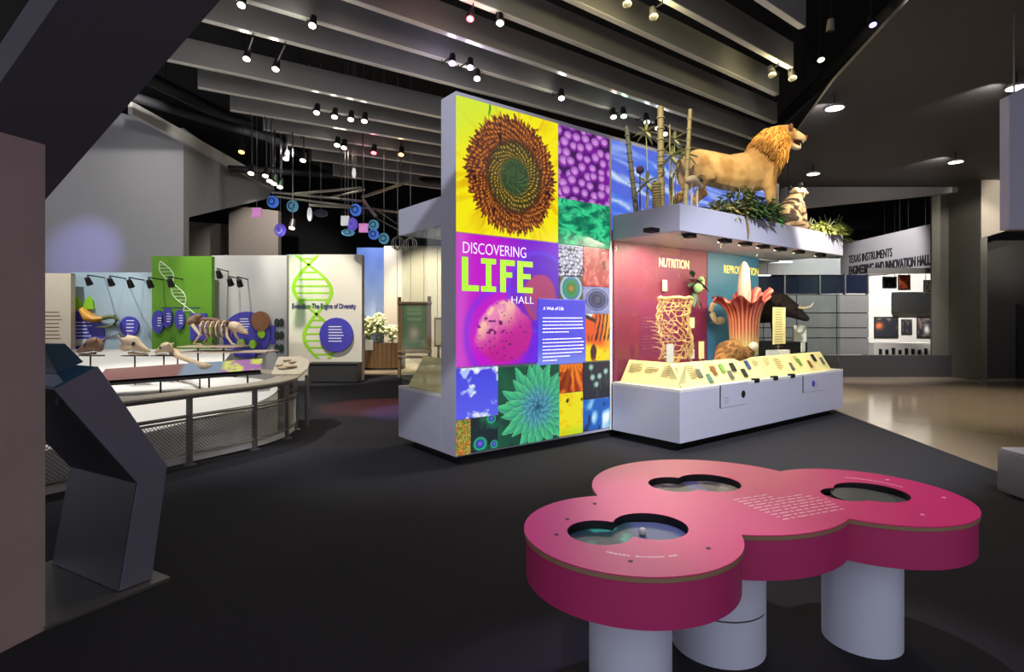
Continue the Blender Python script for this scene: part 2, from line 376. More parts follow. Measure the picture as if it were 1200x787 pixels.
# dark recess and concrete beam at the right
Yq = 13.4
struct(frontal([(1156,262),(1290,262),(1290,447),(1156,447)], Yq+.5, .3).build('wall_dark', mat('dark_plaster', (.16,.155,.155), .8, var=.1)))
struct(G().slab([at(1150,148,Yq), at(1186,112,Yq), at(1290,112,Yq), at(1290,268,Yq), at(1186,268,Yq), at(1150,279,Yq)], (0,.6,0)).build('wall_beam', mat('raw_concrete_beam', (.50,.47,.43), .85, var=.25, scale=1.6, bump=.3, bscale=10)))
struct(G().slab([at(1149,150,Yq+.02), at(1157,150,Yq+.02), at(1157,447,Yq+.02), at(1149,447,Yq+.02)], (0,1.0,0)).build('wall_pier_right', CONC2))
dp = thing('door_2', 'tall black door panel in the dark recess wall', 'door', at(1190,446,Yq+.5), kind='structure')
pa = at(1192,358,Yq+.5); pe = at(1260,358,Yq+.5)
G().box((pa.x,Yq+.42,.006),(pe.x,Yq+.5,pa.z)).build('door_leaf', BLACK, dp)
G().box((pa.x-.04,Yq+.40,.006),(pa.x,Yq+.5,pa.z+.04)).build('door_jamb', DARKM, dp)
# plinth wall and grey panel wall of the far hall
struct(G().box((7.0,14.3,.006),(11.3,14.5,.55)).build('wall_plinth', mat('charcoal_plinth', (.22,.21,.22), .5, var=.1)))
gw = thing('wall_panelled', None, None, (7.6,14.8,0), kind='structure')
PANM = mat('grey_metal_panel', (.55,.55,.55), .38, .3, var=.08, scale=1.2)
zs = [.55,.98,1.24,1.62,2.09]; xs_ = [5.6,6.45,7.3,8.33,9.16]
for i in range(4):
    for j in range(4):
        G().box((xs_[i]+.012,14.55,zs[j]+.012),(xs_[i+1]-.012,14.62,zs[j+1]-.012)).build('panel', PANM, gw)
G().box((5.6,14.62,.55),(9.16,14.66,2.1)).build('backing', BLACK, gw)

# ---------------------------------------------------------------- far hall signboard and exhibits
sb = thing('hall_signboard', 'pale grey bulkhead sign with dark raised capitals over the far hall entrance', 'sign', (11.0,15.0,2.6))
sp = lambda x, y, X=11.0: at(x, y, X*F/(x-600))
SIGNM = mat('pale_sign_wall', (.66,.65,.66), .7, var=.03)
G().slab([sp(1092,262), sp(971,290), sp(971,327), sp(1092,316)], (.25,0,0)).build('board', SIGNM, sb)
ya = 11*F/(995-600); yb = 11*F/(1091-600)
text('lettering', 'TEXAS INSTRUMENTS', .36, facing((10.99,ya,3.27), (0,-1,0)), DARKT, sb, .01, width=(ya-yb)*.58)
text('lettering', 'ENGINEERING AND INNOVATION HALL', .38, facing((10.99,ya,2.90), (0,-1,0)), DARKT, sb, .01, width=(ya-yb)*.99, bold=.008)
# clerestory window strip left of the entrance
wf = thing('window_1', 'dark glazed strip above the grey metal panels', 'window', (7.4,14.8,2.1), kind='structure')
for i, (xa, xb) in enumerate([(6.05,7.0),(7.03,7.9),(7.93,8.55),(8.58,9.16)]):
    G().box((xa,14.62,2.12),(xb,14.64,2.6)).build('pane', mat('dark_window_glass', (.10,.12,.18), .08, var=.3, scale=2), wf)
for xa in (6.02,7.0,7.9,8.55,9.14): G().box((xa,14.58,2.1),(xa+.035,14.68,2.62)).build('mullion', STEEL, wf)
G().box((6.0,14.55,2.6),(8.42,14.7,3.02)).build('header', SIGNM, wf)
# room beyond the entrance
struct(G().box((8.4,19.8,.006),(15,20,4.2)).build('wall_hall_back', mat('hall_white', (.78,.77,.75), .8, var=.03)))
struct(G().box((9.16,14.62,2.64),(11.2,14.75,2.78)).build('trim_entrance', STEEL))
def picture(x0,y0,x1,y1,Y,label,pfn,frame=BLACK,name='framed_display',group=None):
    a = at(x0,y1,Y); b = at(x1,y0,Y)
    t = thing(name, label, 'display', (a.x,Y,a.z), group=group)
    G().box((a.x,Y-.04,a.z),(b.x,Y+.004,b.z)).build('frame', frame, t)
    print_panel('print', (b.x-a.x)*.9, (b.z-a.z)*.86, pfn, PRINT, t, facing((a.x+(b.x-a.x)*.05,Y-.041,a.z+(b.z-a.z)*.07),(1,0,0)), 30)
    if Y < 19: 
        for q_ in (a.x+.05, b.x-.05): G().tube([(q_,Y-.02,b.z),(q_,Y-.02,7.3)], .008, 5).build('hanging_rod', BLACK, t)
    return t
dk = lambda s: (lambda u,v: mixc(C(30,32,42), C(120,100,92), ss(.5,.75,fbm(u*5,v*4,s))))
picture(1024,371,1052,396,19.8,'wide dark screen with an orange glow on the white far hall wall', lambda u,v: mixc(dk(2)(u,v), C(220,110,50), np.exp(-((u-.15)**2+(v-.6)**2)*30)))
picture(1056,374,1068,392,19.8,'small dark picture between two larger screens in the far hall', dk(5))
picture(1074,371,1092,396,19.8,'dark display with a pale glowing figure on the far hall wall', lambda u,v: mixc(dk(7)(u,v), C(225,220,215), np.exp(-((u-.6)**2*30+(v-.4)**2*14))))
picture(1052,322,1066,340,16.4,'orange and red poster hung beneath the entrance header', lambda u,v: mixc(C(214,110,60), C(150,40,40), ss(.35,.65,fbm(u*4,v*4,3))), STEEL, 'poster')
picture(1034,324,1050,338,17.4,'grey paired screens hung beside the orange poster', dk(9), STEEL)
picture(1082,328,1094,345,16.0,'white sign with a dark curved mark by the concrete wall', lambda u,v: np.where((np.abs((u-.5)**2*3+(v-.5)**2-.12) < .05)[...,None], C(60,60,66), C(230,230,232)), STEEL, 'sign')
t = tag(frontal([(1052,342),(1097,342),(1097,366),(1052,366)], 19.46, .3).build('dark_cabinet', BLACK), 'black box cabinet hung above the dark display in the far hall', 'cabinet')
# low counter with dark silhouettes
ct = thing('hall_counter', 'low white counter with a row of dark exhibits in the far hall', 'counter', at(1062,418,17.5))
a = at(1024,402,17.5); b = at(1096,419,17.5)
G().box((a.x,17.5,b.z),(b.x,18.1,a.z)).build('counter_top', WHITEP, ct)
G().box((a.x+.1,17.6,.006),(b.x-.1,18.0,b.z)).build('base', BLACK, ct)
for i in range(9):
    xx = a.x+.15+i*.2; h = .12+.1*random.random()
    G().box((xx,17.46,b.z+.1),(xx+.08,17.5,b.z+.12+h)).build('plaque', BLACK if i%3 else DARKM, ct)
for X, ls in ((5.55,'upper bright linear lamp hanging beyond the glass case'),(5.4,'lower thin linear lamp hanging beyond the glass case')):
    up = 'upper' in ls; z = 2.66 if up else 2.42; yy = 12.0 if up else 12.5; hw = .36 if up else .28
    t = thing('linear_lamp', ls, 'lamp', (X,yy,z))
    G().box((X-hw,yy-.05,z),(X+hw,yy+.05,z+.035 if up else z+.02)).build('tube', LAMPW if False else mat('lit_tube', (1,1,1), .4, emit=2.2, var=0), t)
    G().tube([(X-hw*.8,yy,z+.02),(X-hw*.8,yy,4.75 if X > 5.5 else 5.5)], .006, 5).build('cable', BLACK, t); G().tube([(X+hw*.8,yy,z+.02),(X+hw*.8,yy,4.75 if X > 5.5 else 5.5)], .006, 5).build('cable', BLACK, t)
# white hanging panel and bench at the right edge
a = at(1183,112,6.0); b = at(1300,268,6.0)
t = thing('lilac_banner', 'pale lilac hanging panel by the right concrete beam', 'panel', (a.x,6.0,b.z))
G().slab([at(1183,112,6.0), at(1300,50,6.0), at(1300,268,6.0), at(1183,268,6.0)], (0,.12,0)).build('face', LILAC, t)
G().tube([(a.x+.1,6.06,a.z),(a.x+.1,6.06,4.75)], .008, 6).build('cable', STEEL, t)
t = thing('bench_block', 'grey block bench on the carpet edge by the polished floor', 'bench', (4.8,4.1,0))
G().box((4.13,3.4,.03),(5.5,4.84,.385)).build('seat_body', mat('bench_grey', (.36,.36,.40), .5, var=.03), t, bevel=.02, smooth=True)
G().box((4.15,3.42,.385),(5.48,4.82,.402)).build('seat_top', LILAC, t, bevel=.006, smooth=True)
G().box((4.2,3.46,0),(5.44,4.78,.03)).build('toe_kick', BLACK, t)

# ---------------------------------------------------------------- lightbox wall
ANG = math.atan2(.613, .790); P0 = Vector((-.556, 5.69, 0)); MW = Matrix.Translation(P0) @ Matrix.Rotation(ANG, 4, 'Z')
AX = Vector((math.cos(ANG), math.sin(ANG), 0)); BX = Vector((-math.sin(ANG), math.cos(ANG), 0))
def W(s, u, z): return P0+AX*s+BX*u+Vector((0,0,z))
def s_of(x, u=0):
    k = (x-CX)/F; q = P0+BX*u; return (q.y*k-q.x)/(AX.x-AX.y*k)
def z_of(x, y, u=0): return EYE+(HY-y)*(W(s_of(x,u),u,0).y)/F
S1, SL, SE, DEP = 2.28, 5.76, 6.47, 1.007          # glass case starts, lower wall ends, wall ends, case depth
ZT, ZB, ZC0, ZC1, ZS = 3.735, .105, 2.465, 2.77, .668
lb = thing('lightbox_wall', 'tall grey wall faced with a bright mosaic of backlit nature photographs', 'lightbox', W(0,0,0), ANG)
G(MW).box((0,.012,ZC0-.02),(SE,.30,3.775)).box((0,.012,.1),(SL,.30,ZC0-.02)).build('wall_body', LILAC, lb)
G(MW).box((.1,.06,0),(SL-.1,.25,.1)).build('toe_kick', BLACK, lb)
def rect(x0, x1, yt, yb, xr): return s_of(x0), s_of(x1), z_of(xr, yb), z_of(xr, yt)

def p_sunflower(u, v):
    wx = .05*(fbm(u*14,v*14,61)-.5); wy = .05*(fbm(u*14+7,v*14,67)-.5)
    x = (u-.52+wx)/.43; y = (v-.49+wy)/.45; r = np.hypot(x, y)+1e-6; th = np.arctan2(y, x)
    ray = vn(th*9+40, r*1.5, 3)*.6+vn(th*23+90, r*2, 5)*.4
    base = mixc(C(252,238,8), C(228,176,0), ss(.45,.85,ray)*ss(1.7,.9,r))
    base = mixc(base, C(206,236,60), ss(.9,1.7,y-x*.7+.3*fbm(u*5,v*5,8))*.75)
    base = mixc(base, C(40,90,30), ss(.03,.0,np.abs(x+.52-.15*(y-1)))*ss(.85,1.0,y)*.8)
    # outer florets
    lr = np.log(r)
    sp1 = np.cos(55*th-30*lr); sp2 = np.cos(34*th+26*lr)
    dots = sp1*sp2
    edge = 1+.07*np.sin(th*61)*np.sin(th*23+1)+.05*vn(th*30+50, r*0, 4)
    ring = mixc(C(96,44,22), C(212,124,40), ss(-.3,.8,dots+.9*(vn(u*70,v*70,9)-.5)))
    ring = mixc(ring, C(44,18,20), ss(.66,.9,vn(u*48+3,v*48,19)))
    inner = mixc(C(66,58,26), C(196,160,52), ss(.1,.7,np.cos(34*th-22*lr)*np.cos(21*th+15*lr)))
    core = mixc(C(44,70,44), C(86,106,52), ss(.55,.85,np.cos(21*th-12*lr)*.5+vn(u*40,v*40,2)*.6))
    xi = (u-.54)/.43; yi = (v-.48)/.45; ri = np.hypot(xi, yi)
    c = mixc(ring, inner, ss(.66,.58,ri)); c = mixc(c, core, ss(.38,.26,ri))
    c = mixc(c, C(64,36,22), np.exp(-((ri-.62)/.05)**2)*.65)
    return np.where((r < edge)[...,None], c, base)
def blobs(u, v, asp, n, rmin, rmax, fn, bg, seed, grid=True):
    rs = np.random.RandomState(seed); c = bg; k = int(math.sqrt(n))
    pts = [((i+.5+.35*(j%2)+rs.uniform(-.28,.28))/k, (j+.5+rs.uniform(-.28,.28))/k) for j in range(k+1) for i in range(-1,k+1)] if grid else [(rs.rand(), rs.rand()) for _ in range(n)]
    for (px, py) in pts:
        r = rs.uniform(rmin, rmax); d = np.hypot((u-px)*asp, (v-py))/r
        c = fn(c, d, u-px, v-py, rs.rand())
    return c
def p_purple(u, v):
    bg = mixc(C(60,22,84), C(150,6,176), ss(.35,.75,fbm(u*3,v*4,1)+.55*(.42-v)))
    rs = np.random.RandomState(4); c = bg; k = 7
    for j in range(k+2):
        for i in range(-1, 7):
            px = (i+.5+.4*(j%2)+rs.uniform(-.3,.3))/5.6; py = 1.06-(j+.3+rs.uniform(-.3,.3))/7.6; a = rs.uniform(.056,.068); bb = a*rs.uniform(1.15,1.4)
            dx = (u-px)*.66; dy = v-py; d = np.hypot(dx/a, dy/bb); d2 = np.hypot(dx/(a*.62), (dy-bb*.25)/(bb*.5))
            body = mixc(C(206,120,216), C(110,22,146), ss(.1,1,d)); body = mixc(body, C(226,170,232), ss(1.0,.3,d2)*.6); body = mixc(body, C(246,222,250), np.exp(-((d2-1)/.22)**2)*.45)
            c = mixc(c, body, ss(1.03,.93,d))
    return c
def p_green(u, v):
    w = fbm(u*3,v*4,2)
    n = np.abs(np.sin((u*7+v*11*(.3+.4*w)+w*9))); n2 = np.abs(np.sin(u*13-v*6+w*12))
    c = mixc(C(6,120,84), C(60,222,150), ss(.2,.95,np.maximum(n*.9, n2*.8)))
    c = mixc(c, C(0,70,60), ss(.62,.35,fbm(u*4+3,v*4,7))*.55)
    return mixc(c, C(150,240,190), ss(.9,1,n)*.6*ss(.5,.8,fbm(u*20,v*20,8)))
def p_life(u, v):
    c = mixc(C(196,8,206), C(122,0,214), ss(.35,.9,u+.25*(v-.5)))
    c = mixc(c, C(214,90,205), np.exp(-((u-.03)/.10)**2)*.8); c = mixc(c, C(74,30,235), ss(.55,.0,v)*ss(.4,.85,u)*.8)
    r1 = np.hypot((u-.80), (v-.58)*1.0)
    c = mixc(c, C(86,20,200), ss(.34,.30,r1)*.6); c = mixc(c, C(96,70,240), np.exp(-((r1-.325)/.018)**2)*.7)
    o = ss(.20,.17,np.hypot((u-.80)*1.0,(v-.53)*.95)+.05*(fbm(u*7,v*7,3)-.5))
    c = mixc(c, mixc(C(170,70,90), C(196,66,120), fbm(u*6,v*6,5)), o*.9)
    r2 = np.hypot((u-.44), (v-.24)*1.0)
    c = mixc(c, C(110,50,240), np.exp(-((r2-.36)/.03)**2)*.55)
    o = ss(.27,.22,r2+.13*(fbm(u*6,v*6,9)-.5))
    sp_ = mixc(mixc(C(240,140,190), C(255,206,176), ss(.35,.6,fbm(u*14,v*14,2))), C(196,20,150), ss(.15,-.2,v-.25+.6*(.3-u)))
    sp_ = mixc(sp_, C(110,20,110), ss(.78,.86,vn(u*44,v*44,8)))
    return mixc(c, sp_, o)
def p_pebble(u, v):
    bg = full(u, C(40,36,66))
    def fn(c, d, dx, dy, q):
        return mixc(c, mixc(mixc(C(240,240,250), C(176,180,215), q), C(120,116,150), ss(.6,1,d)), ss(1.02,.9,d))
    return blobs(u, v, .85, 70, .04, .085, fn, bg, 6)
def p_agate(u, v):
    r = np.hypot((u-.5)/.46, (v-.5)/.62)+.05*(fbm(u*4,v*4,2)-.5)
    c = mixc(C(196,120,50), C(40,130,60), ss(.12,.3,r)); c = mixc(c, C(40,150,90), ss(.3,.55,r)); c = mixc(c, C(60,120,170), ss(.55,.75,r))
    c = mixc(c, C(170,200,220), ss(.78,.86,r)); return mixc(c, mixc(C(56,60,46), C(110,104,60), fbm(u*8,v*8,3)), ss(.98,1.02,r))
def p_red(u, v):
    n = fbm(u*6,v*6,12); c = mixc(C(190,38,50), C(236,120,116), ss(.3,.7,n)); c = mixc(c, C(110,26,40), ss(.36,.28,fbm(u*5+3,v*5,14)))
    return mixc(c, C(246,190,190), ss(.72,.8,fbm(u*9,v*9,17)))
def p_eye(u, v):
    r = np.hypot((u-.52)/.5, (v-.52)/.48); c = mixc(C(176,182,226), C(120,124,190), fbm(u*6,v*6,4))
    rings = .5+.5*np.sin(r*26+2*fbm(u*8,v*8,3)); c2 = mixc(C(36,42,96), C(150,160,220), rings*ss(.3,.9,r))
    c = mixc(c2, c, ss(.82,.92,r)); return mixc(c, mixc(C(20,24,60), C(70,76,130), ss(.4,.7,fbm(u*9,v*9,5))), ss(.42,.36,r))
def p_butterfly(u, v):
    w = .25*fbm(u*3,v*3,2); st = np.sin((u*1.1-v*.35+w)*34)
    c = mixc(C(240,88,20), C(255,170,20), ss(.55,1,u+.3*w)); c = mixc(c, C(252,226,0), ss(.42,.20,v+.15*(u-.5)))
    c = mixc(c, C(30,14,14), ss(.2,.6,st)*ss(.38,.5,v)*(ss(.3,.5,u)+ss(.6,.4,v)).clip(0,1))
    c = mixc(c, C(240,240,240), ss(.88,.92,v-.06*np.abs(np.sin(u*16)))*ss(.4,.2,u)); c = mixc(c, C(20,12,14), ss(.05,.03,np.abs(v-.9+.25*(u-.2)))*ss(.5,.3,u))
    body = ss(.14,.10,np.hypot(u-.32,(v-.18)*.7)+.03*(fbm(u*9,v*9,3)-.5)); c = mixc(c, C(70,20,40), body)
    return mixc(c, C(196,90,0), ss(.75,.85,vn(u*16,v*16,6))*ss(.35,.2,v)*.7)
def p_textbox(u, v):
    return mixc(mixc(C(86,84,236), C(124,140,240), ss(.35,0,v)), C(70,58,226), ss(.5,1,v)*.4)
def p_ice(u, v):
    n = fbm(u*3,v*4,21,5); c = mixc(C(90,96,238), C(70,70,226), v); m = ss(.52,.60,n+.16*np.cos((u-.75)*5)*np.sin(v*5.5)-.05)
    return mixc(c, mixc(C(180,200,250), C(248,250,255), ss(.4,.7,fbm(u*12,v*12,5))), m)
def p_speckle(u, v):
    a = fbm(u*12,v*26,31); b = fbm(u*14+9,v*30,37); c = mixc(C(60,120,40), C(190,170,70), ss(.4,.6,a)); return mixc(c, C(214,90,40), ss(.56,.64,b))
def p_peacock(u, v):
    c = mixc(C(18,34,44), C(20,90,70), ss(.45,.7,fbm(u*4,v*4,41)))
    for (x, y, s) in ((.32,.22,.20),(.75,.92,.14),(.85,.14,.12)):
        r = np.hypot(u-x, (v-y)*1.2)/s; c = mixc(c, C(40,196,140), np.exp(-((r-1)/.25)**2)*.9); c = mixc(c, C(110,90,220), ss(.75,.3,r)); c = mixc(c, C(30,70,180), np.exp(-((r-.62)/.18)**2)*.8)
    return c
def p_agave(u, v):
    X = (u-.62)*.96; Yv = v-.45; c = mixc(C(6,50,44), C(24,104,70), fbm(u*5,v*5,3))
    N_ = 74
    for k in range(N_, 0, -1):
        q = k/N_; th = k*2.3999; r0 = .34*q**.75; L = .07+.42*q; dx, dy = math.cos(th), math.sin(th)
        al = (X*dx+Yv*dy-r0*.55)/L; pe = (-X*dy+Yv*dx)/L+.12*al*al
        w_ = .30*np.clip(1-al,0,1)**.75*ss(-.35,.25,al); m = (np.abs(pe) < w_)&(al > -.3)&(al < 1)
        e = np.abs(pe)/(w_+1e-6); tip = mixc(C(92,170,206), C(70,196,128), np.array(ss(.25,.8,np.array(q)+al*.35-.1)))
        lf = mixc(C(14,66,84), tip, ss(-.2,.75,al)); lf = mixc(lf, C(24,96,110), (pe > 0)*.35); lf = mixc(lf, C(176,232,214), ss(.82,1,e)*.7*ss(.1,.5,al))
        c = np.where(m[...,None], lf, c)
    return c
def p_orange(u, v):
    w = fbm(u*3,v*3,51); st = np.abs(np.sin((u-.5)*9/(1.3-v)+w*2)); c = mixc(C(150,40,10), C(244,130,20), ss(.2,.8,st*.6+v*.4)); return mixc(c, C(100,16,8), ss(.45,.3,w)*.6)
def p_yellow(u, v):
    n = fbm(u*5,v*7,61); c = mixc(C(240,226,20), C(196,220,20), ss(.3,.0,v)); c = mixc(c, C(240,190,0), ss(.55,.65,n)*.7)
    c = mixc(c, C(40,34,20), ss(.06,.04,np.hypot((u-.32)*.8,v-.82-.3*(u-.3)))); return mixc(c, C(40,34,20), ss(.05,.03,np.hypot(u-.95,(v-.82))))
def p_mush(u, v):
    c = mixc(C(22,22,40), C(38,40,62), fbm(u*5,v*5,71))
    for (x, y) in ((.28,.86),(.84,.72),(.34,.58),(.60,.60),(.48,.38)):
        c = mixc(c, C(70,90,90), ss(.018,.008,np.abs(u-x-.12*(y-v)))*(v < y)*(v > y-.4)*.8)
        d = np.hypot(u-x, (v-y)*1.05)/.10; c = mixc(c, mixc(C(176,214,200), C(90,130,120), ss(.2,1,d)+.4*(fbm(u*30,v*30,3)-.5)), ss(1,.88,d))
    return c
def p_bluecell(u, v):
    n = vn(u*6+1.5*vn(u*3,v*3,2), v*2.5, 81); c = mixc(C(20,96,190), C(160,214,250), ss(.35,.75,n)); c = mixc(c, C(240,250,255), ss(.75,.9,n)); return mixc(c, C(14,50,110), ss(.2,.1,n))
def p_water(u, v):
    w = fbm(u*3,v*3,91); st = fbm(u*6+3*w, (v+u*.6)*16+4*w, 95)
    c = mixc(C(84,108,222), C(160,184,244), ss(.35,.7,st)); c = mixc(c, C(60,110,235), ss(.5,.7,fbm(u*5,v*4,97))*.6); return mixc(c, C(226,236,255), ss(.62,.78,st)*.75)
tiles = [('sunflower_print',p_sunflower,535,654,111,271,535,'backlit sunflower head print'),('purple_print',p_purple,655,714,146,231,655,'backlit purple bud print'),
 ('green_print',p_green,655,714,231.6,285.4,655,None),('pebble_print',p_pebble,655,683,286.2,323,655,None),('agate_print',p_agate,655,683,323.4,351,655,None),
 ('red_print',p_red,683.3,714,288.5,335,683,None),('eye_print',p_eye,683.3,714,335.4,367,683,None),('butterfly_print',p_butterfly,686.3,714,367.4,423.5,686,'backlit butterfly wing print'),
 ('ice_print',p_ice,535,583.6,432,492,535,None),('speckle_print',p_speckle,535,551.6,493,534.5,535,None),('peacock_print',p_peacock,552,583.6,490,530.5,552,None),
 ('agave_print',p_agave,584,655.6,430,525,584,'backlit spiral agave print'),('orange_print',p_orange,656,683,427.3,461,656,None),('yellow_print',p_yellow,656,683,461.4,511.5,656,None),
 ('mushroom_print',p_mush,683.4,714.6,424.5,468.5,683,None),('blue_print',p_bluecell,683.4,714.6,469,505.5,683,None)]
for nm, fn, x0, x1, yt, yb, xr, lab in tiles:
    s0, s1, z0, z1 = rect(x0, x1, yt, yb, xr)
    o = print_panel(nm, s1-s0-.004, z1-z0-.004, fn, BACKLIT, lb, MW @ facing((s0+.002,.012,z0+.002),(1,0,0)), 175 if 'sun' in nm or 'agave' in nm else 130, .014)
    if lab: o['label'] = lab
# title tile with its text box and letters
s0, s1, z0, z1 = rect(535, 654.6, 272, 430.5, 535)
o = print_panel('title_print', s1-s0-.004, z1-z0-.004, p_life, BACKLIT, lb, MW @ facing((s0+.002,.012,z0+.002),(1,0,0)), 150, .014); o['label'] = 'magenta and violet backlit title print'
t0, t1, zt0, zt1 = rect(630, 686, 349.5, 428, 630)
tb = print_panel('text_box', t1-t0, zt1-zt0, p_textbox, BACKLIT, lb, MW @ facing((t0,.012,zt0),(1,0,0)), 60, .018); tb['label'] = 'blue backlit panel of small white text'
GLW = mat('glowing_white_letters', (.95,.93,1), .5, emit=.9, var=0); GLG = mat('glowing_lime_letters', (.66,.95,.22), .5, emit=.95, var=0)
def wtext(nm, body, x0, x1, yb, size, m):
    a, b = s_of(x0), s_of(x1); text(nm, body, size, MW @ facing((a,-.008,z_of(x0,yb)),(1,0,0)), m, lb, .001, width=b-a, bold=-.0015 if size > .1 else 0)
wtext('title_lettering', 'DISCOVERING', 541, 615, 296, .165, GLW)
wtext('title_lettering', 'HALL', 598, 624, 355.3, .115, GLW)
wtext('text_heading', 'A Web of Life', 636, 660, 363, .055, GLW)
# block letters L I F E with square serifs
Lx = [541, 561, 584, 604, 624.5]; zb = z_of(541,340.5); zt = z_of(541,300.5); hh = zt-zb
def block(nm, rects_, xa, xb):
    a = s_of(xa); b = s_of(xb); w_ = b-a; g = G(MW)
    us = sorted({r[i] for r in rects_ for i in (0,2)}); vs_ = sorted({r[i] for r in rects_ for i in (1,3)})
    for i in range(len(us)-1):
        for j in range(len(vs_)-1):
            cu_, cv = (us[i]+us[i+1])/2, (vs_[j]+vs_[j+1])/2
            if any(r[0] < cu_ < r[2] and r[1] < cv < r[3] for r in rects_):
                g.add([(a+us[i]*w_,-.004,zb+vs_[j]*hh),(a+us[i+1]*w_,-.004,zb+vs_[j]*hh),(a+us[i+1]*w_,-.004,zb+vs_[j+1]*hh),(a+us[i]*w_,-.004,zb+vs_[j+1]*hh)], [(0,1,2,3)])
    g.build(nm, GLG, lb, smooth=True)
block('block_letter', [(0,0,.36,1),(0,0,1,.17)], 541, 561)
block('block_letter', [(0,0,1,.16),(0,.84,1,1),(.32,0,.68,1)], 563.5, 581)
block('block_letter', [(0,0,.38,1),(0,.83,1,1),(0,.46,.82,.62)], 586, 603)
block('block_letter', [(0,0,.36,1),(0,.83,1,1),(0,0,1,.17),(0,.44,.86,.60)], 606, 624)
g = G(MW); ty0, ty1 = z_of(636,373), z_of(636,424)
for i in range(13):
    if i == 5: continue
    zz = ty0-(ty0-ty1)*i/12.2; wdt = (t1-t0)*.84*(.62 if i == 4 else .66 if i == 11 else .35 if i == 12 else .98-.04*random.random())
    x_ = t0+(t1-t0)*.09
    while x_ < t0+(t1-t0)*.09+wdt:
        ww = random.uniform(.018,.05); g.box((x_,-.0095,zz),(x_+ww,-.007,zz+.011)); x_ += ww+.008
o = g.build('small_text_rows', GLW, lb); o['kind'] = 'stuff'
g = G(MW)
for xx, za, zb_ in ((s_of(714.3)+.005,.105,3.735),): g.box((xx,-.006,za),(xx+.022,.012,zb_))
g.build('edge_strip', WHITEP, lb)
# water print above the canopy and case back panels
o = print_panel('water_print', s_of(908)-s_of(715.5), 3.725-2.6, p_water, BACKLIT, lb, MW @ facing((s_of(715.5)+.02,.012,2.6),(1,0,0)), 70, .012); o['label'] = 'backlit rippled blue water print'
MAROON = mat('maroon_panel', (.40,.08,.22), .55, var=.06, scale=1); TEAL = mat('teal_blue_panel', (.15,.36,.50), .5, var=.25, scale=1.2)
sm = s_of(828); sbl = SL
for nm, a, b, m, lbl in (('back_panel',S1+.03,sm-.008,MAROON,'maroon back panel'),('back_panel',sm+.008,sbl,TEAL,'teal blue back panel')):
    o = G(MW).box((a,-.012,ZS),(b,.011,ZC0)).build(nm, m, lb); o['label'] = lbl
YELT = mat('yellow_lettering', (.90,.84,.40), .5, var=0); CRT = mat('cream_lettering', (.94,.90,.72), .5, var=0)
text('panel_lettering', 'NUTRITION', .17, MW @ facing((s_of(771),-.0125,z_of(771,312)),(1,0,0)), CRT, lb, .004, width=s_of(806)-s_of(771), bold=.002)
text('panel_lettering', 'REPRODUCTION', .17, MW @ facing((s_of(847),-.0125,z_of(847,319.5)),(1,0,0)), YELT, lb, .004, width=s_of(887.5)-s_of(847), bold=.002)

# ---------------------------------------------------------------- glass cases
def glass_case(label, sA, sB, u0, u1, face, ends):
    """u0..u1 across, face = side (-1 front) of the label boards"""
    t = thing('display_case', label, 'display case', W((sA+sB)/2,(u0+u1)/2,0), ANG)
    G(MW).box((sA,u0,.1),(sB,u1,ZS)).build('base', LILAC, t, bevel=.004)
    G(MW).box((sA+.12,u0+(.14 if face<0 else 0),0),(sB-.14,u1-(.14 if face>0 else 0),.1)).build('toe_kick', BLACK, t)
    G(MW).box((sA,u0,ZS),(sB,u1,ZS+.03)).build('sill', WHITEP, t)
    G(MW).box((sA,u0,ZC0),(sB,u1,ZC1)).build('canopy', LILAC, t, bevel=.004)
    uf = u0+.03 if face < 0 else u1-.03; n = 5
    for i in range(n):
        a = sA+.03+(sB-sA-.06)*i/n; b = sA+.03+(sB-sA-.06)*(i+1)/n
        G(MW).box((a+.003,uf-.005,ZS+.03),(b-.003,uf+.005,ZC0)).build('glass_pane', GLASS, t)
    for e in ends: G(MW).box((e-.005,u0+.036,ZS+.03),(e+.005,u1-.036,ZC0)).build('glass_pane', GLASS, t)
    return t
case = glass_case('long glass display case with pale lilac base and overhanging canopy', S1, S1+4.18, -DEP, -.013, -1, (S1+.03, S1+4.15))
case2 = glass_case('glass display case behind the backlit wall showing its empty glazed end', .0, 6.4, .302, 1.28, 1, (.03,))
# canopy downlights, access panels and small sill boxes on the front case
for i, x in enumerate((762,806,848,872,893,913,935,960)):
    s_ = s_of(x, -.9); G(MW).box((s_-.07,-.97,ZC0-.045),(s_+.07,-.86,ZC0)).build('downlight', BLACK, case)
for x0, x1, y0, y1 in ((844,876,451,478),(941,966,440,460)):
    a, b = s_of(x0,-DEP), s_of(x1,-DEP); zt_, zb_ = z_of(x0,y0,-DEP), z_of(x0,y1,-DEP)
    o = G(MW).box((a,-DEP-.006,zb_),(b,-DEP,zt_)).build('access_door', LILAC, case)
    G(MW).box((a-.012,-DEP-.008,zb_),(a,-DEP,zt_)).build('slot_handle', DARKM, o)
    c_ = MW @ facing((a+(b-a)*(.82 if x0 < 900 else .45),-DEP-.006,(zt_+zb_)/2-.01),(1,0,0))
    G(c_).lathe([(.045,0),(.045,.004)], 20).build('lock_disc', DARKM if x0 < 900 else BLUED, o)
    g = G(MW)
    for k in range(3): g.box((a+.08+.13*(x0>900)*2,-DEP-.0075,zb_+.05+k*.03),(a+.17+.13*(x0>900)*2,-DEP-.006,zb_+.054+k*.03))
    g.build('small_text_rows', DARKT, o)['kind'] = 'stuff'
for x in (887, 909, 929):
    s_ = s_of(x,-DEP); G(MW).box((s_-.06,-DEP-.01,ZS-.005),(s_+.06,-DEP+.05,ZS+.055)).build('sensor_box', BLACK, case, bevel=.01)
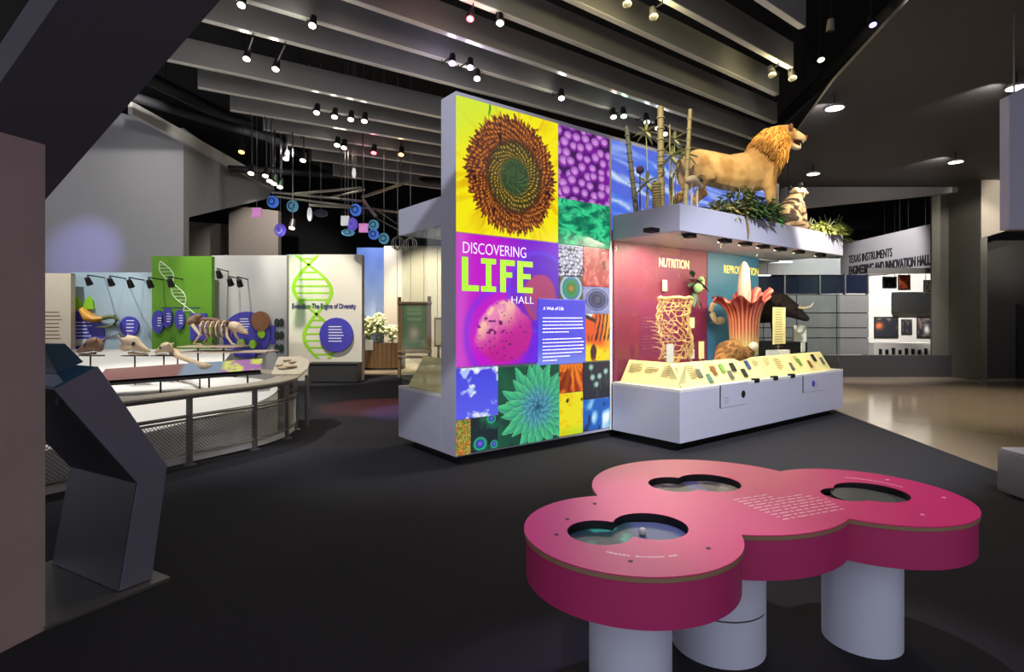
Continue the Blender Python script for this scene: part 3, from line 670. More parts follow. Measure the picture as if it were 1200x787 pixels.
area(W(4.3,-.85,2.44), W(4.3,-.45,.8), 130, 3.6, .06, (1,.86,.56)); area(W(2.75,-.5,2.44), W(2.75,-.5,.7), 40, .5, .6, (1,.88,.62)); area(W(2.0,.85,2.44), W(1.6,.85,.7), 110, 3.0, .3, (1,.9,.7))
# sloping label boards
def board(label, pts, up, grp=None):
    """pts: two world points of the lower edge; up: world vector to the top edge"""
    t = thing('label_board', label, 'label board', (pts[0]+pts[1])/2, 0, grp); up = Vector(up)
    g = G().slab([pts[0], pts[1], pts[1]+up, pts[0]+up], (pts[1]-pts[0]).cross(up).normalized()*-.012)
    g.build('board', CREAM, t)
    base = [pts[0], pts[1], pts[1]+Vector((up.x,up.y,0)), pts[0]+Vector((up.x,up.y,0))]
    if up.z: G().add([pts[0],pts[1],pts[1]+Vector((up.x,up.y,0)),pts[0]+Vector((up.x,up.y,0)),pts[0]+up,pts[1]+up],[(0,1,2,3),(3,2,5,4),(0,3,4),(1,5,2)]).build('wedge', CREAM, t)
    return t
def picture_on(t, pts, up, fx, fz, w_, h_, m):
    e = (pts[1]-pts[0]); L = e.length; e = e.normalized(); upn = Vector(up).normalized(); nn = e.cross(upn).normalized()
    p = pts[0]+e*(fx*L)+Vector(up)*fz+nn*.012
    q_ = [p, p+e*w_, p+e*w_+upn*h_, p+upn*h_]
    G().slab(q_, nn*.003).build('small_photo', m, t)
def rows_on(t, pts, up, fx, fz, w_, n, gap=.022, h_=.007):
    e = (pts[1]-pts[0]); L = e.length; e = e.normalized(); upn = Vector(up).normalized(); nn = e.cross(upn).normalized(); g = G()
    for k in range(n):
        p = pts[0]+e*(fx*L)+Vector(up)*fz+nn*.012-upn*(k*gap)
        ww = w_*(random.uniform(.75,1) if k < n-1 else .5); g.slab([p, p+e*ww, p+e*ww+upn*h_, p+upn*h_], nn*.0015)
    g.build('small_text_rows', mat('brown_print', (.45,.36,.22), .6, var=0), t)['kind'] = 'stuff'
PH = [mat('photo_%s'%n, c, .5, var=.6, scale=25) for n, c in (('grey',(.38,.38,.36)),('teal',(.28,.44,.44)),('rust',(.52,.34,.20)),('green',(.42,.58,.26)),('black',(.15,.15,.15)),('blue',(.22,.30,.50)))]
zb0 = ZS+.03; upf = BX*.17+Vector((0,0,.27))
sseg = [S1+.14, s_of(835,-.9), s_of(868,-.9), s_of(900,-.9), s_of(935,-.9), s_of(972,-.9)]
names = ['cream sloping label board at the case corner below the lattice coral','cream sloping label board with green and grey photos below the small tan ring','cream sloping label board with a blue photo below the giant flower','cream sloping label board with no photo left of the upright text panel','cream sloping label board with several small photos at the far end of the case']
lay = [[(.62,.30,0),(.86,.05,1)],[(.10,.35,2),(.42,.42,3),(.60,.10,0),(.80,.42,4)],[(.08,.12,4),(.36,.46,5)],[(.80,.18,0)],[(.10,.35,3),(.38,.2,2),(.60,.5,4),(.82,.3,0)]]
for i in range(5):
    pts = [W(sseg[i]+.006,-.93,zb0), W(sseg[i+1]-.006,-.93,zb0)]
    t = board(names[i], pts, upf, 'label boards along the case front')
    for fx, fz, k in lay[i]: picture_on(t, pts, upf, fx, fz, .085 if k != 4 else .10, .12, PH[k])
    rows_on(t, pts, upf, .04 if i != 2 else .62, .82, .16, 5)
    if i in (0,3): rows_on(t, pts, upf, .36, .78, .2, 8)
ups = AX*.17+Vector((0,0,.27)); pts = [W(S1+.09,-.06,zb0), W(S1+.09,-.90,zb0)]
t = board('cream sloping label board facing the backlit wall at the glazed end', pts, ups)
rows_on(t, pts, ups, .08, .8, .2, 6); rows_on(t, pts, ups, .38, .7, .22, 4); rows_on(t, pts, ups, .68, .8, .2, 7)
pts = [W(.09,1.20,zb0), W(.09,.36,zb0)]
t = board('plain cream sloping board inside the glazed end of the rear case', pts, AX*.2+Vector((0,0,.34)))

# ---------------------------------------------------------------- specimens inside the front case
zf = ZS+.03
# lattice coral
cs = s_of(787,-.5); t = thing('lattice_coral', 'upright tan lattice coral with open branching mesh standing before the maroon panel', 'coral', W(cs,-.5,zf), ANG)
rs = random.Random(3); pts = {}
cols, rows = 9, 15; Wd, Hd = .44, .74
for j in range(rows):
    for i in range(cols):
        wob = .03*math.sin(j*.5); ww = Wd*(1-.10*(rows-j)/rows)
        pts[i,j] = Vector((-ww/2+ww*(i+.5*(j%2))/(cols-.5)+wob+rs.uniform(-.012,.012), .10*math.sin(i*.7)+rs.uniform(-.015,.015)-.04, .30+Hd*j/(rows-1)+rs.uniform(-.012,.012)))
MC = Matrix.Translation(W(cs,-.5,zf)) @ Matrix.Rotation(ANG-.4,4,'Z'); g = G(MC); done = []
CORM = mat('tan_coral', (.80,.66,.40), .8, var=.25, scale=20, bump=.4)
for (i,j), p in pts.items():
    for di, dj in ((1,0),(0,1),((1 if j%2 else -1),1)):
        q_ = pts.get((i+di,j+dj))
        if q_ is not None and (rs.random() < .80 or i in (0,cols-1) or j == rows-1): g.tube([p,(p+q_)/2+Vector((rs.uniform(-.008,.008),0,rs.uniform(-.008,.008))),q_], [.009,.0065,.009], 5)
for i in range(7):
    p = pts[0,2+i]; g.tube([p, p+Vector((-.05,0,.02+.02*rs.random())), p+Vector((-.10-.03*rs.random(),0,.03))], [.008,.006,.003], 5)
g.build('branch_mesh', CORM, t)['kind'] = 'stuff'
g = G(MC)
for i in range(cols-1): g.tube([pts[i,rows-1], pts[i+1,rows-1]], .02, 7)
for j in range(rows-1): g.tube([pts[cols-1,j], pts[cols-1,j+1]], .02, 7)
g.build('thick_rim', CORM, t)
g = G(MC); g.tube([(0,0,0),(0,0,.16),(.0,-.03,.32)], [.06,.035,.03], 8).tube([(0,0,.12),(-.10,-.03,.32)],[.03,.02],7).tube([(0,0,.12),(.12,0,.32)],[.03,.02],7)
g.build('stalk', CORM, t)
# giant flower: pleated flaring spathe around a tall pale spadix
fs_ = s_of(872,-.5); FO = W(fs_,-.5,zf); t = thing('giant_flower', 'giant flower model with pleated red frilled skirt and tall pale central spike', 'flower', FO, ANG)
MFl = Matrix.Translation(FO) @ Matrix.Rotation(ANG,4,'Z'); nv, na = 30, 180; vs = []; cols_ = []
for i in range(nv+1):
    k = i/nv
    for a in range(na):
        th = 2*PI*a/na; pl = math.sin(th*26)
        r = .215+.03*k+.15*max(0,(k-.55)/.45)**2
        flare = 1+.32*max(0,-math.cos(th))*k**5+.12*max(0,math.cos(th))*k**5
        r = r*flare*(1+.045*pl*min(1,k*1.6)+.05*k**4*math.sin(th*9+1))
        z = .28+.83*k+.05*k**3*math.sin(th*9)+(.16*max(0,math.cos(th))-.02)*k**3
        if k > .92: z -= (k-.92)*.5
        vs.append((r*math.cos(th), r*.8*math.sin(th), z))
        c0 = mixc(C(176,160,96), C(158,64,44), ss(.12,.5,np.array(k))); c0 = mixc(c0, C(150,34,40), ss(.55,1.0,np.array(k)))
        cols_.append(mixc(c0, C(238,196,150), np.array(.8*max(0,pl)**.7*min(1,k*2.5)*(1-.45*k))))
g = G(MFl); g.v = [MFl @ Vector(p) for p in vs]; g.f = [(i*na+a,i*na+(a+1)%na,(i+1)*na+(a+1)%na,(i+1)*na+a) for i in range(nv) for a in range(na)]; g.c = [tuple(c) for c in cols_]
o = g.build('spathe', PETAL, t, smooth=True, sharp=80)
G(MFl).lathe([(.05,.7),(.085,.9),(.09,1.2),(.075,1.4),(.06,1.52),(.03,1.58),(.005,1.6)], 20).build('spadix', mat('pale_spadix', (.66,.56,.52), .6, var=.12, scale=8), t, smooth=True)
G(MFl).lathe([(.16,.0),(.2,.04),(.19,.12),(.14,.22),(.16,.30),(.05,.31)], 24).build('corm_base', mat('olive_stem', (.52,.50,.26), .7, var=.25), t, smooth=True)
# curled brown specimen with pale shells beside the flower foot
ps = W(s_of(856,-.62),-.62,zf); t = thing('brown_specimen', 'rounded brown furry specimen crouching at the foot of the giant flower', 'specimen', ps, ANG)
MB_ = Matrix.Translation(ps) @ Matrix.Rotation(ANG,4,'Z') @ Matrix.Diagonal((1.35,1.2,1.35,1))
o = organic('body', [[(-.14,0,.16,.10,.10),(-.06,0,.22,.15,.15),(.05,0,.24,.15,.15),(.16,-.02,.20,.11,.10),(.26,-.05,.24,.07,.07)],[(-.1,-.05,.14,.05),(-.1,-.06,.03,.04)],[(.12,-.06,.14,.05),(.13,-.07,.03,.04)],[(.12,.06,.14,.05),(.13,.07,.03,.04)],[(-.1,.06,.14,.05),(-.1,.07,.03,.04)]], .02, FUR, t, MB_)
paint(o, lambda c: mixc(C(150,104,60), C(96,66,40), ss(.35,.65,vn(c[:,0]*40,c[:,2]*40+c[:,1]*30,3))))
G(MB_).ball((.29,-.09,.30),(.06,.05,.05),12).build('pale_crest', mat('pale_fur', (.80,.74,.66), .8), t, smooth=True)
# ring shaped specimen pinned between the two back panels
pr = W(s_of(834,-.03),-.14,z_of(834,366,-.03)); t = thing('ring_specimen', 'small tan curled ring specimen fixed to the seam of the back panels', 'specimen', pr, ANG)
MR = Matrix.Translation(pr) @ Matrix.Rotation(ANG,4,'Z'); g = G(MR)
g.tube([( .17*math.cos(a), -.02*math.sin(a*2), .15*math.sin(a)) for a in [math.radians(x) for x in range(60,330,18)]], [.018+.022*math.sin(PI*i/14) for i in range(15)], 8).build('curl', BONE, t, smooth=True)
G(MR).ball((.02,-.02,-.12),(.10,.05,.06),10).build('lump', BONE, t, smooth=True); G(MR).tube([(0,0,-.15),(0,.126,-.15)],.01,6).build('pin', STEEL, t)
# dark leaf cluster with a pale green head on the maroon panel
pl_ = W(s_of(812,-.05),-.06,z_of(812,335,-.05)); t = thing('leaf_cluster', 'dark leaf cluster with pale green cabbage-like heads on the maroon panel', 'plant', pl_, ANG)
ML = Matrix.Translation(pl_) @ Matrix.Rotation(ANG,4,'Z'); LEAFD = mat('dark_leaf', (.20,.30,.22), .6, var=.3, scale=14); LEAFG = mat('pale_green_head', (.52,.66,.48), .6, var=.25, scale=14)
def leaf(g, p, d, L, w_, bend=.2, col=None):
    p = Vector(p); d = Vector(d).normalized(); sd = d.cross(Vector((0,0,1))); sd = sd.normalized() if sd.length > .01 else Vector((1,0,0)); n2 = sd.cross(d)
    pts_ = []
    for k, ww in ((0,.15),(.3,.9),(.6,1),(.85,.5),(1,.03)):
        c = p+d*(L*k)-Vector((0,0,1))*(bend*L*k*k); pts_ += [c-sd*(w_*ww/2), c+n2*(w_*.12*ww), c+sd*(w_*ww/2)]
    g.add(pts_, [(i*3+j,i*3+j+1,i*3+j+4,i*3+j+3) for i in range(4) for j in range(2)], None, col)
for k in range(12):
    a = k*2.4; g = G(ML); leaf(g, (.03*math.cos(a),-.01,.12*math.sin(a*.7)), (math.cos(a),-.35,math.sin(a)), .15+.06*(k%3), .08, .2); g.build('leaf', LEAFD, t)
for dx, dz, r in ((.02,-.03,.085),(.10,.10,.05)):
    G(ML).ball((dx,-.06,dz),(r,r*.7,r*.8),12).build('green_head', LEAFG, t, smooth=True)
# small cards and stands in the case
def card(x, y0, y1, wpx, u, label, m=WHITEP, stand=True):
    s_ = s_of(x,u); z0 = z_of(x,y1,u); z1 = z_of(x,y0,u); hw = wpx/2*W(s_,u,0).y/F*1.35
    t = thing('small_card', label, 'card', W(s_,u,z0 if not stand else zf), ANG)
    G(MW).box((s_-hw,u-.006,z0),(s_+hw,u+.006,z1)).build('plate', m, t)
    if stand: G(MW).box((s_-.012,u+.006,zf),(s_+.012,u+.02,z1-.02)).build('stay', STEEL, t); G(MW).box((s_-hw*.8,u-.04,zf),(s_+hw*.8,u+.05,zf+.012)).build('foot', m, t)
    else: G(MW).box((s_-.01,u+.006,z0+.02),(s_+.01,-.012,z0+.04)).build('pin', STEEL, t)
    return t
card(785,403,424,9,-.66,'bright white card standing at the foot of the lattice coral'); card(822,400,420,7,-.60,'narrow cream card standing right of the lattice coral', CREAM)
card(811,409,420,6,-.62,'low white card between the lattice coral and the narrow cream card'); card(779,328,341,6,-.04,'cream tag pinned on the maroon panel under the lettering', CREAM, False)
card(822.5,327,338,7,-.04,'cream tag pinned beside the green leaf heads', CREAM, False); card(811,372,384,6,-.04,'cream tag pinned beside the top of the lattice coral', CREAM, False)
card(884,398,417,4,-.62,'slim white card standing right of the giant flower'); card(941,401,412,7,-.60,'short white card standing near the far end of the case')
t = card(913,360,403,21,-.42,'tall cream text panel standing right of the giant flower', CREAM); s_ = s_of(913,-.42)
G(MW).box((s_-.18,-.50,zf),(s_+.18,-.30,zf+.30)).build('white_block', WHITEP, t)
g = G(MW)
for k in range(16): g.box((s_-.14,-.4285,1.62-k*.038),(s_-.14+.28*random.uniform(.7,1),-.426,1.628-k*.038))
g.build('small_text_rows', mat('brown_print', (.45,.36,.22)), t)['kind'] = 'stuff'

# ---------------------------------------------------------------- dark animal beyond the case, on its plinth
pa = at(908,440,11.4); t = tag(G().box((pa.x-.62,11.1,.004),(pa.x+.50,11.8,1.02)).build('exhibit_plinth', BLACK), 'black plinth standing on the polished floor under the dark horned animal', 'plinth')
t = thing('horned_animal', 'dark brown horned animal mount on a black plinth beyond the glass case', 'animal', (pa.x,11.45,1.02))
MA = Matrix.Translation((pa.x,11.45,1.02))
o = organic('body', [[(-.50,0,.62,.22,.26),(-.25,0,.66,.25,.30),(.0,0,.70,.24,.32),(.20,0,.72,.18,.24),(.40,0,.62,.13,.16),(.55,0,.52,.10,.10),(.66,0,.46,.07,.07)],
   [(.05,.12,.5,.08),(.06,.12,.25,.06),(.06,.12,.04,.05)],[(.05,-.12,.5,.08),(.06,-.12,.25,.06),(.06,-.12,.04,.05)],[(-.45,.12,.5,.10),(-.48,.12,.25,.06),(-.46,.12,.04,.05)],[(-.45,-.12,.5,.10),(-.48,-.12,.25,.06),(-.46,-.12,.04,.05)]], .03, FUR, t, MA)
paint(o, lambda c: mixc(C(48,36,34), C(28,22,22), vn(c[:,0]*20,c[:,2]*20,3)))
for s_ in (-1,1): G(MA).tube([(.46,.08*s_,.68),(.52,.2*s_,.66),(.62,.24*s_,.70),(.70,.22*s_,.80)],[.03,.028,.02,.005],8).build('horn', BONE, t, smooth=True)
for s_ in (-1,1): G(MA).ball((.40,.13*s_,.66),(.03,.06,.03),8).build('ear', FUR if False else BLACK, t, smooth=True)
nt_ = thing('notice_plate', 'pale notice plate on a post behind the dark horned animal', 'notice', (at(937,402,12.2).x,12.2,.004)); frontal([(930,381),(945,381),(945,402),(930,402)], 12.2, .05).build('plate', WHITEP, nt_); G().tube([(at(937,402,12.2).x,12.25,.004),(at(937,402,12.2).x,12.25,at(937,402,12.2).z)],.02,8).build('post', DARKM, nt_)

# ---------------------------------------------------------------- canopy top: lion, smaller animal, bamboo, plants
LO = Vector((2.34,7.62,ZC1)); LA = math.radians(17); ML_ = Matrix.Translation(LO) @ Matrix.Rotation(LA,4,'Z')
t = thing('lion', 'taxidermy male lion standing on the canopy with raised head and open mouth', 'lion', LO, LA)
body = organic('body', [
 [(.02,0,.80,.12,.14),(.12,0,.80,.19,.21),(.35,0,.76,.20,.24),(.65,0,.72,.20,.25),(.95,0,.74,.21,.29),(1.15,0,.80,.21,.30),(1.32,0,.86,.18,.25)],
 [(1.12,0,.90,.17,.22),(1.32,0,1.05,.16,.20),(1.46,0,1.20,.14,.17),(1.55,0,1.32,.12,.13)],
 [(1.50,0,1.32,.13,.14),(1.64,0,1.355,.125,.125),(1.76,0,1.345,.095,.09),(1.88,0,1.315,.078,.068),(1.94,0,1.31,.064,.058)],
 [(1.58,0,1.25,.09,.06),(1.72,0,1.195,.065,.04),(1.84,0,1.165,.052,.032),(1.88,0,1.17,.042,.028)],
 [(1.22,-.13,.80,.10,.14),(1.24,-.14,.55,.085,.095),(1.26,-.14,.34,.062,.07),(1.25,-.14,.14,.052,.055),(1.29,-.14,.05,.06,.045),(1.36,-.14,.04,.05,.035)],
 [(1.15,.13,.80,.10,.14),(1.12,.14,.55,.085,.095),(1.10,.14,.34,.062,.07),(1.07,.14,.14,.052,.055),(1.11,.14,.05,.06,.045),(1.18,.14,.04,.05,.035)],
 [(.14,-.13,.76,.10,.20),(.20,-.15,.56,.09,.15),(.16,-.15,.40,.06,.085),(.02,-.15,.27,.045,.055),(.03,-.15,.12,.042,.045),(.08,-.15,.045,.055,.04),(.14,-.15,.04,.045,.032)],
 [(.10,.13,.76,.10,.20),(.12,.15,.56,.09,.15),(.04,.15,.40,.06,.085),(-.14,.15,.27,.045,.055),(-.14,.15,.12,.042,.045),(-.09,.15,.045,.055,.04),(-.03,.15,.04,.045,.032)]], .022, FUR, t, ML_, 5)
def lion_col(c):
    x, y, z = c[:,0], c[:,1], c[:,2]
    b = mixc(C(204,166,110), C(172,130,80), ss(.35,.7,fbm(x*6,z*6+y*3,2))); b = mixc(b, C(150,112,66), ss(.98,1.05,z)*ss(1.25,1.0,x)*.5)
    b = mixc(b, C(226,196,146), ss(.60,.45,z)*ss(.3,.6,x)*ss(1.1,.9,x)*.6); b = mixc(b, C(232,208,160), ss(1.66,1.80,x))
    b = mixc(b, C(235,220,190), ss(1.22,1.15,z)*ss(1.66,1.76,x)); b = mixc(b, C(196,120,80), ss(1.90,1.94,x)*ss(1.29,1.31,z))
    b = mixc(b, C(96,34,28), ss(.035,.02,np.abs(z-1.243+.05*(x-1.8)))*ss(1.68,1.74,x)*.9)
    return b
paint(body, lion_col)
MANE = mat('mane_hair', (1,1,1), .8, attr='Col', spec=.2)
g = G(ML_); rs = random.Random(5)
for k in range(3400):
    a = rs.uniform(0, 2*PI); q_ = rs.random()
    c = Vector((1.20,0,.98)).lerp(Vector((1.535,0,1.335)), q_); ax = Vector((.62,0,.55)).normalized(); e1 = Vector((0,1,0)); e2 = ax.cross(e1)
    rr = .17+.06*math.sin(PI*min(1,q_*.75+.2))
    if math.sin(a) > .3: rr *= .95
    if q_ > .8: rr *= .86
    dirn = e1*math.cos(a)+e2*math.sin(a)      # e2 points down/forward
    p = c+dirn*rr*rs.uniform(.62,.98); L = rs.uniform(.10,.20)*(1.35 if dirn.z < -.3 else .75)
    tip = p+(dirn*.42-ax*.55+Vector((-.05,0,-.5))).normalized()*L
    cl = random.choice([(.80,.60,.28),(.74,.52,.22),(.66,.44,.18),(.84,.68,.38)])
    if q_ < .28 or dirn.z < -.55: cl = random.choice([(.62,.44,.22),(.66,.48,.24),(.52,.35,.17)])
    g.tube([p,(p+tip)/2+dirn*.02,tip],[.013,.010,.002],4,False,cl)
o = g.build('mane', MANE, t); o['kind'] = 'stuff'
EARM = mat('ear_fur', (.38,.25,.14), .85, var=.2)
for s_ in (-1,1): G(ML_ @ Matrix.Translation((1.595,.14*s_,1.40)) @ Matrix.Rotation(-.3*s_,4,'X')).ball((0,0,0),(.026,.04,.05),12).build('ear', EARM, t, smooth=True)
for s_ in (-1,1): G(ML_).ball((1.745,.088*s_,1.39),.016,10).build('eye', mat('amber_eye', (.30,.18,.06), .15), t, smooth=True)
G(ML_).ball((1.985,0,1.335),(.024,.045,.03),10).build('nose', mat('nose_skin', (.36,.20,.16), .5), t, smooth=True)
for s_ in (-1,1):
    G(ML_).tube([(1.915,.028*s_,1.285),(1.92,.028*s_,1.235)],[.010,.002],6).build('tooth', WHITEP, t); G(ML_).tube([(1.875,.025*s_,1.185),(1.88,.025*s_,1.225)],[.009,.002],6).build('tooth', WHITEP, t)
G(ML_).tube([(1.70,0,1.225),(1.80,0,1.205),(1.87,0,1.20)],[(.04,.012),(.035,.012),(.02,.01)],8).build('tongue', mat('tongue_pink', (.62,.28,.26), .5), t, smooth=True)
G(ML_).tube([(0,0,.88),(-.12,.02,.78),(-.20,.03,.58),(-.22,.03,.38),(-.18,.02,.24)],[.035,.03,.024,.02,.018],8).build('tail', mat('tail_fur', (.72,.54,.30), .85), t, smooth=True)
G(ML_).ball((-.16,.02,.19),(.045,.045,.08),10).build('tail_tuft', mat('tuft_fur', (.30,.20,.12), .9), t, smooth=True)
# smaller sitting animal near the far end
so = W(s_of(925,-.72),-.72,ZC1); sa = ANG-.35
t = thing('sitting_animal', 'small sitting animal mount with pale head and dark mottled fur on the canopy', 'animal', so, sa); MS = Matrix.Translation(so) @ Matrix.Rotation(sa,4,'Z') @ Matrix.Diagonal((1.1,1.35,.98,1))
o = organic('body', [[(-.12,0,.16,.15,.16),(-.06,0,.24,.16,.18),(.04,0,.38,.13,.15),(.10,0,.50,.09,.10),(.14,0,.58,.09,.09)],[(.12,0,.60,.085,.085),(.20,0,.61,.075,.075),(.27,0,.59,.045,.04)],
  [(.10,-.07,.40,.06),(.15,-.07,.22,.045),(.15,-.07,.05,.04),(.20,-.07,.03,.035)],[(.10,.07,.40,.06),(.15,.07,.22,.045),(.15,.07,.05,.04),(.20,.07,.03,.035)],
  [(-.06,-.12,.16,.09),(.06,-.15,.09,.06),(.10,-.15,.03,.04)],[(-.06,.12,.16,.09),(.06,.15,.09,.06),(.10,.15,.03,.04)],[(-.2,0,.10,.05),(-.30,-.05,.05,.045),(-.36,-.16,.045,.04)]], .018, FUR, t, MS)
def sit_col(c):
    x, y, z = c[:,0], c[:,1], c[:,2]; b = mixc(C(150,124,92), C(40,32,28), ss(.42,.54,fbm(x*16+y*11,z*16,4))); b = mixc(b, C(220,206,184), ss(.55,.60,z)*ss(.05,.1,x))
    return mixc(b, C(198,178,150), ss(.48,.54,fbm(x*9,z*9+y*8,8))*ss(.06,.12,x)*ss(.6,.5,z)*.7)
paint(o, sit_col)
for s_ in (-1,1):
    G(MS).ball((.10,.075*s_,.69),(.02,.035,.04),8).build('ear', BLACK, t, smooth=True); G(MS).ball((.215,.06*s_,.635),.018,8).build('eye', BLACK, t, smooth=True)
G(MS).ball((.31,0,.60),(.015,.02,.015),8).build('nose', BLACK, t, smooth=True)
# bamboo canes
BAM = mat('dry_bamboo', (.66,.60,.40), .55, var=.2, scale=6); BAMD = mat('grey_bamboo', (.42,.42,.34), .6, var=.2, scale=6)
def cane(xb, yb, xt, yt, u, r, label, m):
    s0 = s_of(xb,u); b = W(s0,u,ZC1); Yb = b.y; tp = at(xt,yt,Yb)
    b = at(xb, HY-(ZC1-EYE)*F/Yb, Yb)
    t = thing('bamboo_cane', label, 'bamboo', b); g = G(); cu_ = g.tube([b.lerp(tp,k/10) for k in range(11)],[r*(1-.02*k) for k in range(11)],10).build('culm', m, t, smooth=True)
    for k in range(1,10):
        p = b.lerp(tp,k/10); d = (tp-b).normalized()
        G().tube([p-d*.008,p+d*.008],r*1.14,10).build('node_ring', m, cu_, smooth=True)
cane(746,245,734,148,-.25,.032,'leaning grey bamboo cane before the blue water print',BAMD); cane(775,240,774,125,-.35,.046,'thick pale bamboo cane left of the lion',BAM)
cane(770,240,769,212,-.62,.05,'short cut bamboo stump beside the thick pale cane',BAM); cane(803,238,809,128,-.86,.028,'golden bamboo cane crossing the lion hindquarters',BAM)
cane(785,240,785,146,-.30,.012,'thin grassy stalk between two bamboo canes',BAM)
# star-leaved tufts on stalks
TUFT = mat('dry_star_leaf', (.72,.72,.48), .7, var=.25, scale=12)
def tuft(x, y, u, L, label, n=16, m=TUFT, down=.1):
    b = W(s_of(x,u),u,ZC1); c = at(x,y,b.y); b = at(x, HY-(ZC1-EYE)*F/b.y, b.y)
    t = thing('star_tuft', label, 'plant', b, group='star-leaved tufts on the canopy'); G().tube([b,b.lerp(c,.5)+Vector((.02,0,0)),c],[.009,.007,.006],6).build('stalk', TUFT, t)
    for k in range(n):
        a = k*2.399; el = math.asin(max(-1,min(1,-.6+1.5*k/n))); g = G()
        leaf(g, c, (math.cos(a)*math.cos(el),math.sin(a)*math.cos(el),math.sin(el)), L*random.uniform(.7,1.1), L*.2, down+.15); g.build('leaf', m, t)
tuft(757,154,-.45,.20,'star-leaved tuft high above the water print'); tuft(790,163,-.3,.22,'star-leaved tuft high behind the lion'); tuft(758,214,-.5,.24,'low star-leaved tuft beside the leaning cane')
tuft(787,183,-.55,.24,'dense star-leaved tuft over the lion tail'); tuft(803,180,-.55,.22,'star-leaved tuft hanging on the lion hindquarters',18,LEAFD if False else TUFT)
t = tag(G().ball(tuple(W(s_of(750,-.3),-.3,z_of(750,199,-.3))),(.05,.05,.05),10).tube([W(s_of(750,-.3),-.3,ZC1),W(s_of(750,-.3),-.3,z_of(750,199,-.3))],.008,6).build('seed_head', mat('dark_seed', (.26,.16,.24), .8), smooth=True), 'round dark seed head on a stem before the water print', 'plant')
# foliage clumps
def bush(x, u, label, rad, h, n, m, seed, L=.22):
    b = W(s_of(x,u),u,ZC1); t = thing('foliage_clump', label, 'plant', b); rs = random.Random(seed); g = G()
    for k in range(n):
        a = rs.uniform(0,2*PI); rr = rad*math.sqrt(rs.random()); p = b+Vector((rr*math.cos(a),rr*math.sin(a)*.7,h*rs.random()*(1-.5*rr/rad)))
        leaf(g, p, (math.cos(a)+rs.uniform(-.5,.5),math.sin(a)+rs.uniform(-.5,.5),rs.uniform(-.1,.9)), L*rs.uniform(.5,1.0), L*.26, .45)
    g.build('leaves', m, t)['kind'] = 'stuff'
    for k in range(5):
        a = k*1.26; G().tube([b, b+Vector((math.cos(a)*rad*.4,math.sin(a)*rad*.3,h*.6)), b+Vector((math.cos(a)*rad*.7,math.sin(a)*rad*.5,h))],[.012,.008,.004],5).build('stem', BAMD, t)
FERN = mat('fern_green', (.42,.50,.24), .7, var=.35, scale=16); FERNY = mat('yellow_green_fern', (.60,.62,.34), .7, var=.3, scale=16); FERND = mat('deep_green_fern', (.28,.40,.20), .7, var=.35, scale=16)
bush(866,-.84,'olive green fern clump under the lion chest',.30,.46,420,FERN,1,.16); bush(884,-.93,'dark green trailing fern clump below the lion forelegs',.28,.26,420,FERND,2,.16)
bush(846,-.75,'sparse dry grass clump under the lion belly',.24,.22,110,mat('dry_grass', (.56,.52,.28), .8, var=.3, scale=14),3,.24); bush(908,-.90,'bright green upright leaves left of the sitting animal',.07,.42,50,mat('bright_leaf', (.28,.60,.26), .6, var=.2),4,.2)
bush(963,-.86,'yellow green fern clump at the far canopy end',.28,.22,320,FERNY,5,.15); bush(974,-.55,'tall green leafy clump at the canopy corner',.28,.46,320,FERN,6,.16); bush(945,-.60,'pale leafy sprig behind the sitting animal',.16,.30,90,FERNY,7,.16)
# small skull and twigs at the canopy edge
ks = W(s_of(814,-.90),-.90,ZC1); t = thing('small_skull', 'small pale skull with dark eye sockets under the lion hindquarters', 'skull', ks, ANG); MK = Matrix.Translation(ks) @ Matrix.Rotation(ANG,4,'Z')
organic('cranium', [[(-.12,0,.32,.05,.045),(-.04,0,.34,.06,.055),(.06,0,.31,.045,.04),(.14,0,.28,.03,.025)]], .012, BONE, t, MK)
for s_ in (-1,1): G(MK).ball((.05,.05*s_,.34),.024,8).build('eye_socket', BLACK, t, smooth=True)
for dx in (-.06,.05): G(MK).tube([(dx,0,0),(dx,0,.32)],.012,6).build('leg_bone', BONE, t)
# dry vine hanging over the canopy front
g = G(); vs_ = s_of(876,-DEP-.02)
g.tube([W(vs_-.1,-.9,ZC1+.02),W(vs_-.02,-DEP-.02,ZC1+.03),W(vs_,-DEP-.02,ZC1-.08),W(vs_+.03,-DEP-.02,ZC1-.2),W(vs_+.02,-DEP-.02,ZC1-.28)],[.016,.018,.014,.012,.006],7)
tag(g.build('hanging_vine', mat('dry_vine', (.50,.42,.28), .8), smooth=True), 'dry vine root hanging over the canopy edge below the lion', 'vine')

# ---------------------------------------------------------------- pink trefoil table
tz = .68; lobes = [((.459,2.207),.412),((.96,2.71),.572),((1.64,2.655),.428)]
def outline(grow=0, n=400):
    """union outline of the three discs, traced from the middle disc"""
    def inside(p): return any(math.hypot(p[0]-c[0],p[1]-c[1]) < r+grow for c, r in lobes)
    cm = (1.03,2.60); out = []
    # march each disc and keep the parts outside the other two
    arcs = []
    for i, (c, r) in enumerate(lobes):
        pts_ = [(c[0]+(r+grow)*math.cos(2*PI*k/n), c[1]+(r+grow)*math.sin(2*PI*k/n)) for k in range(n)]
        keep = [not any(math.hypot(p[0]-c2[0],p[1]-c2[1]) < r2+grow-1e-9 for j,(c2,r2) in enumerate(lobes) if j != i) for p in pts_]
        runs = []; k0 = next(k for k in range(n) if not keep[k]) ; run = []
        for k in range(k0, k0+n+1):
            if keep[k % n]: run.append(pts_[k % n])
            elif run: runs.append(run); run = []
        arcs += runs
    cur = arcs.pop(0); out = list(cur)
    while arcs:
        e = out[-1]; j = min(range(len(arcs)), key=lambda j: math.hypot(arcs[j][0][0]-e[0], arcs[j][0][1]-e[1])); out += arcs.pop(j)
    return out
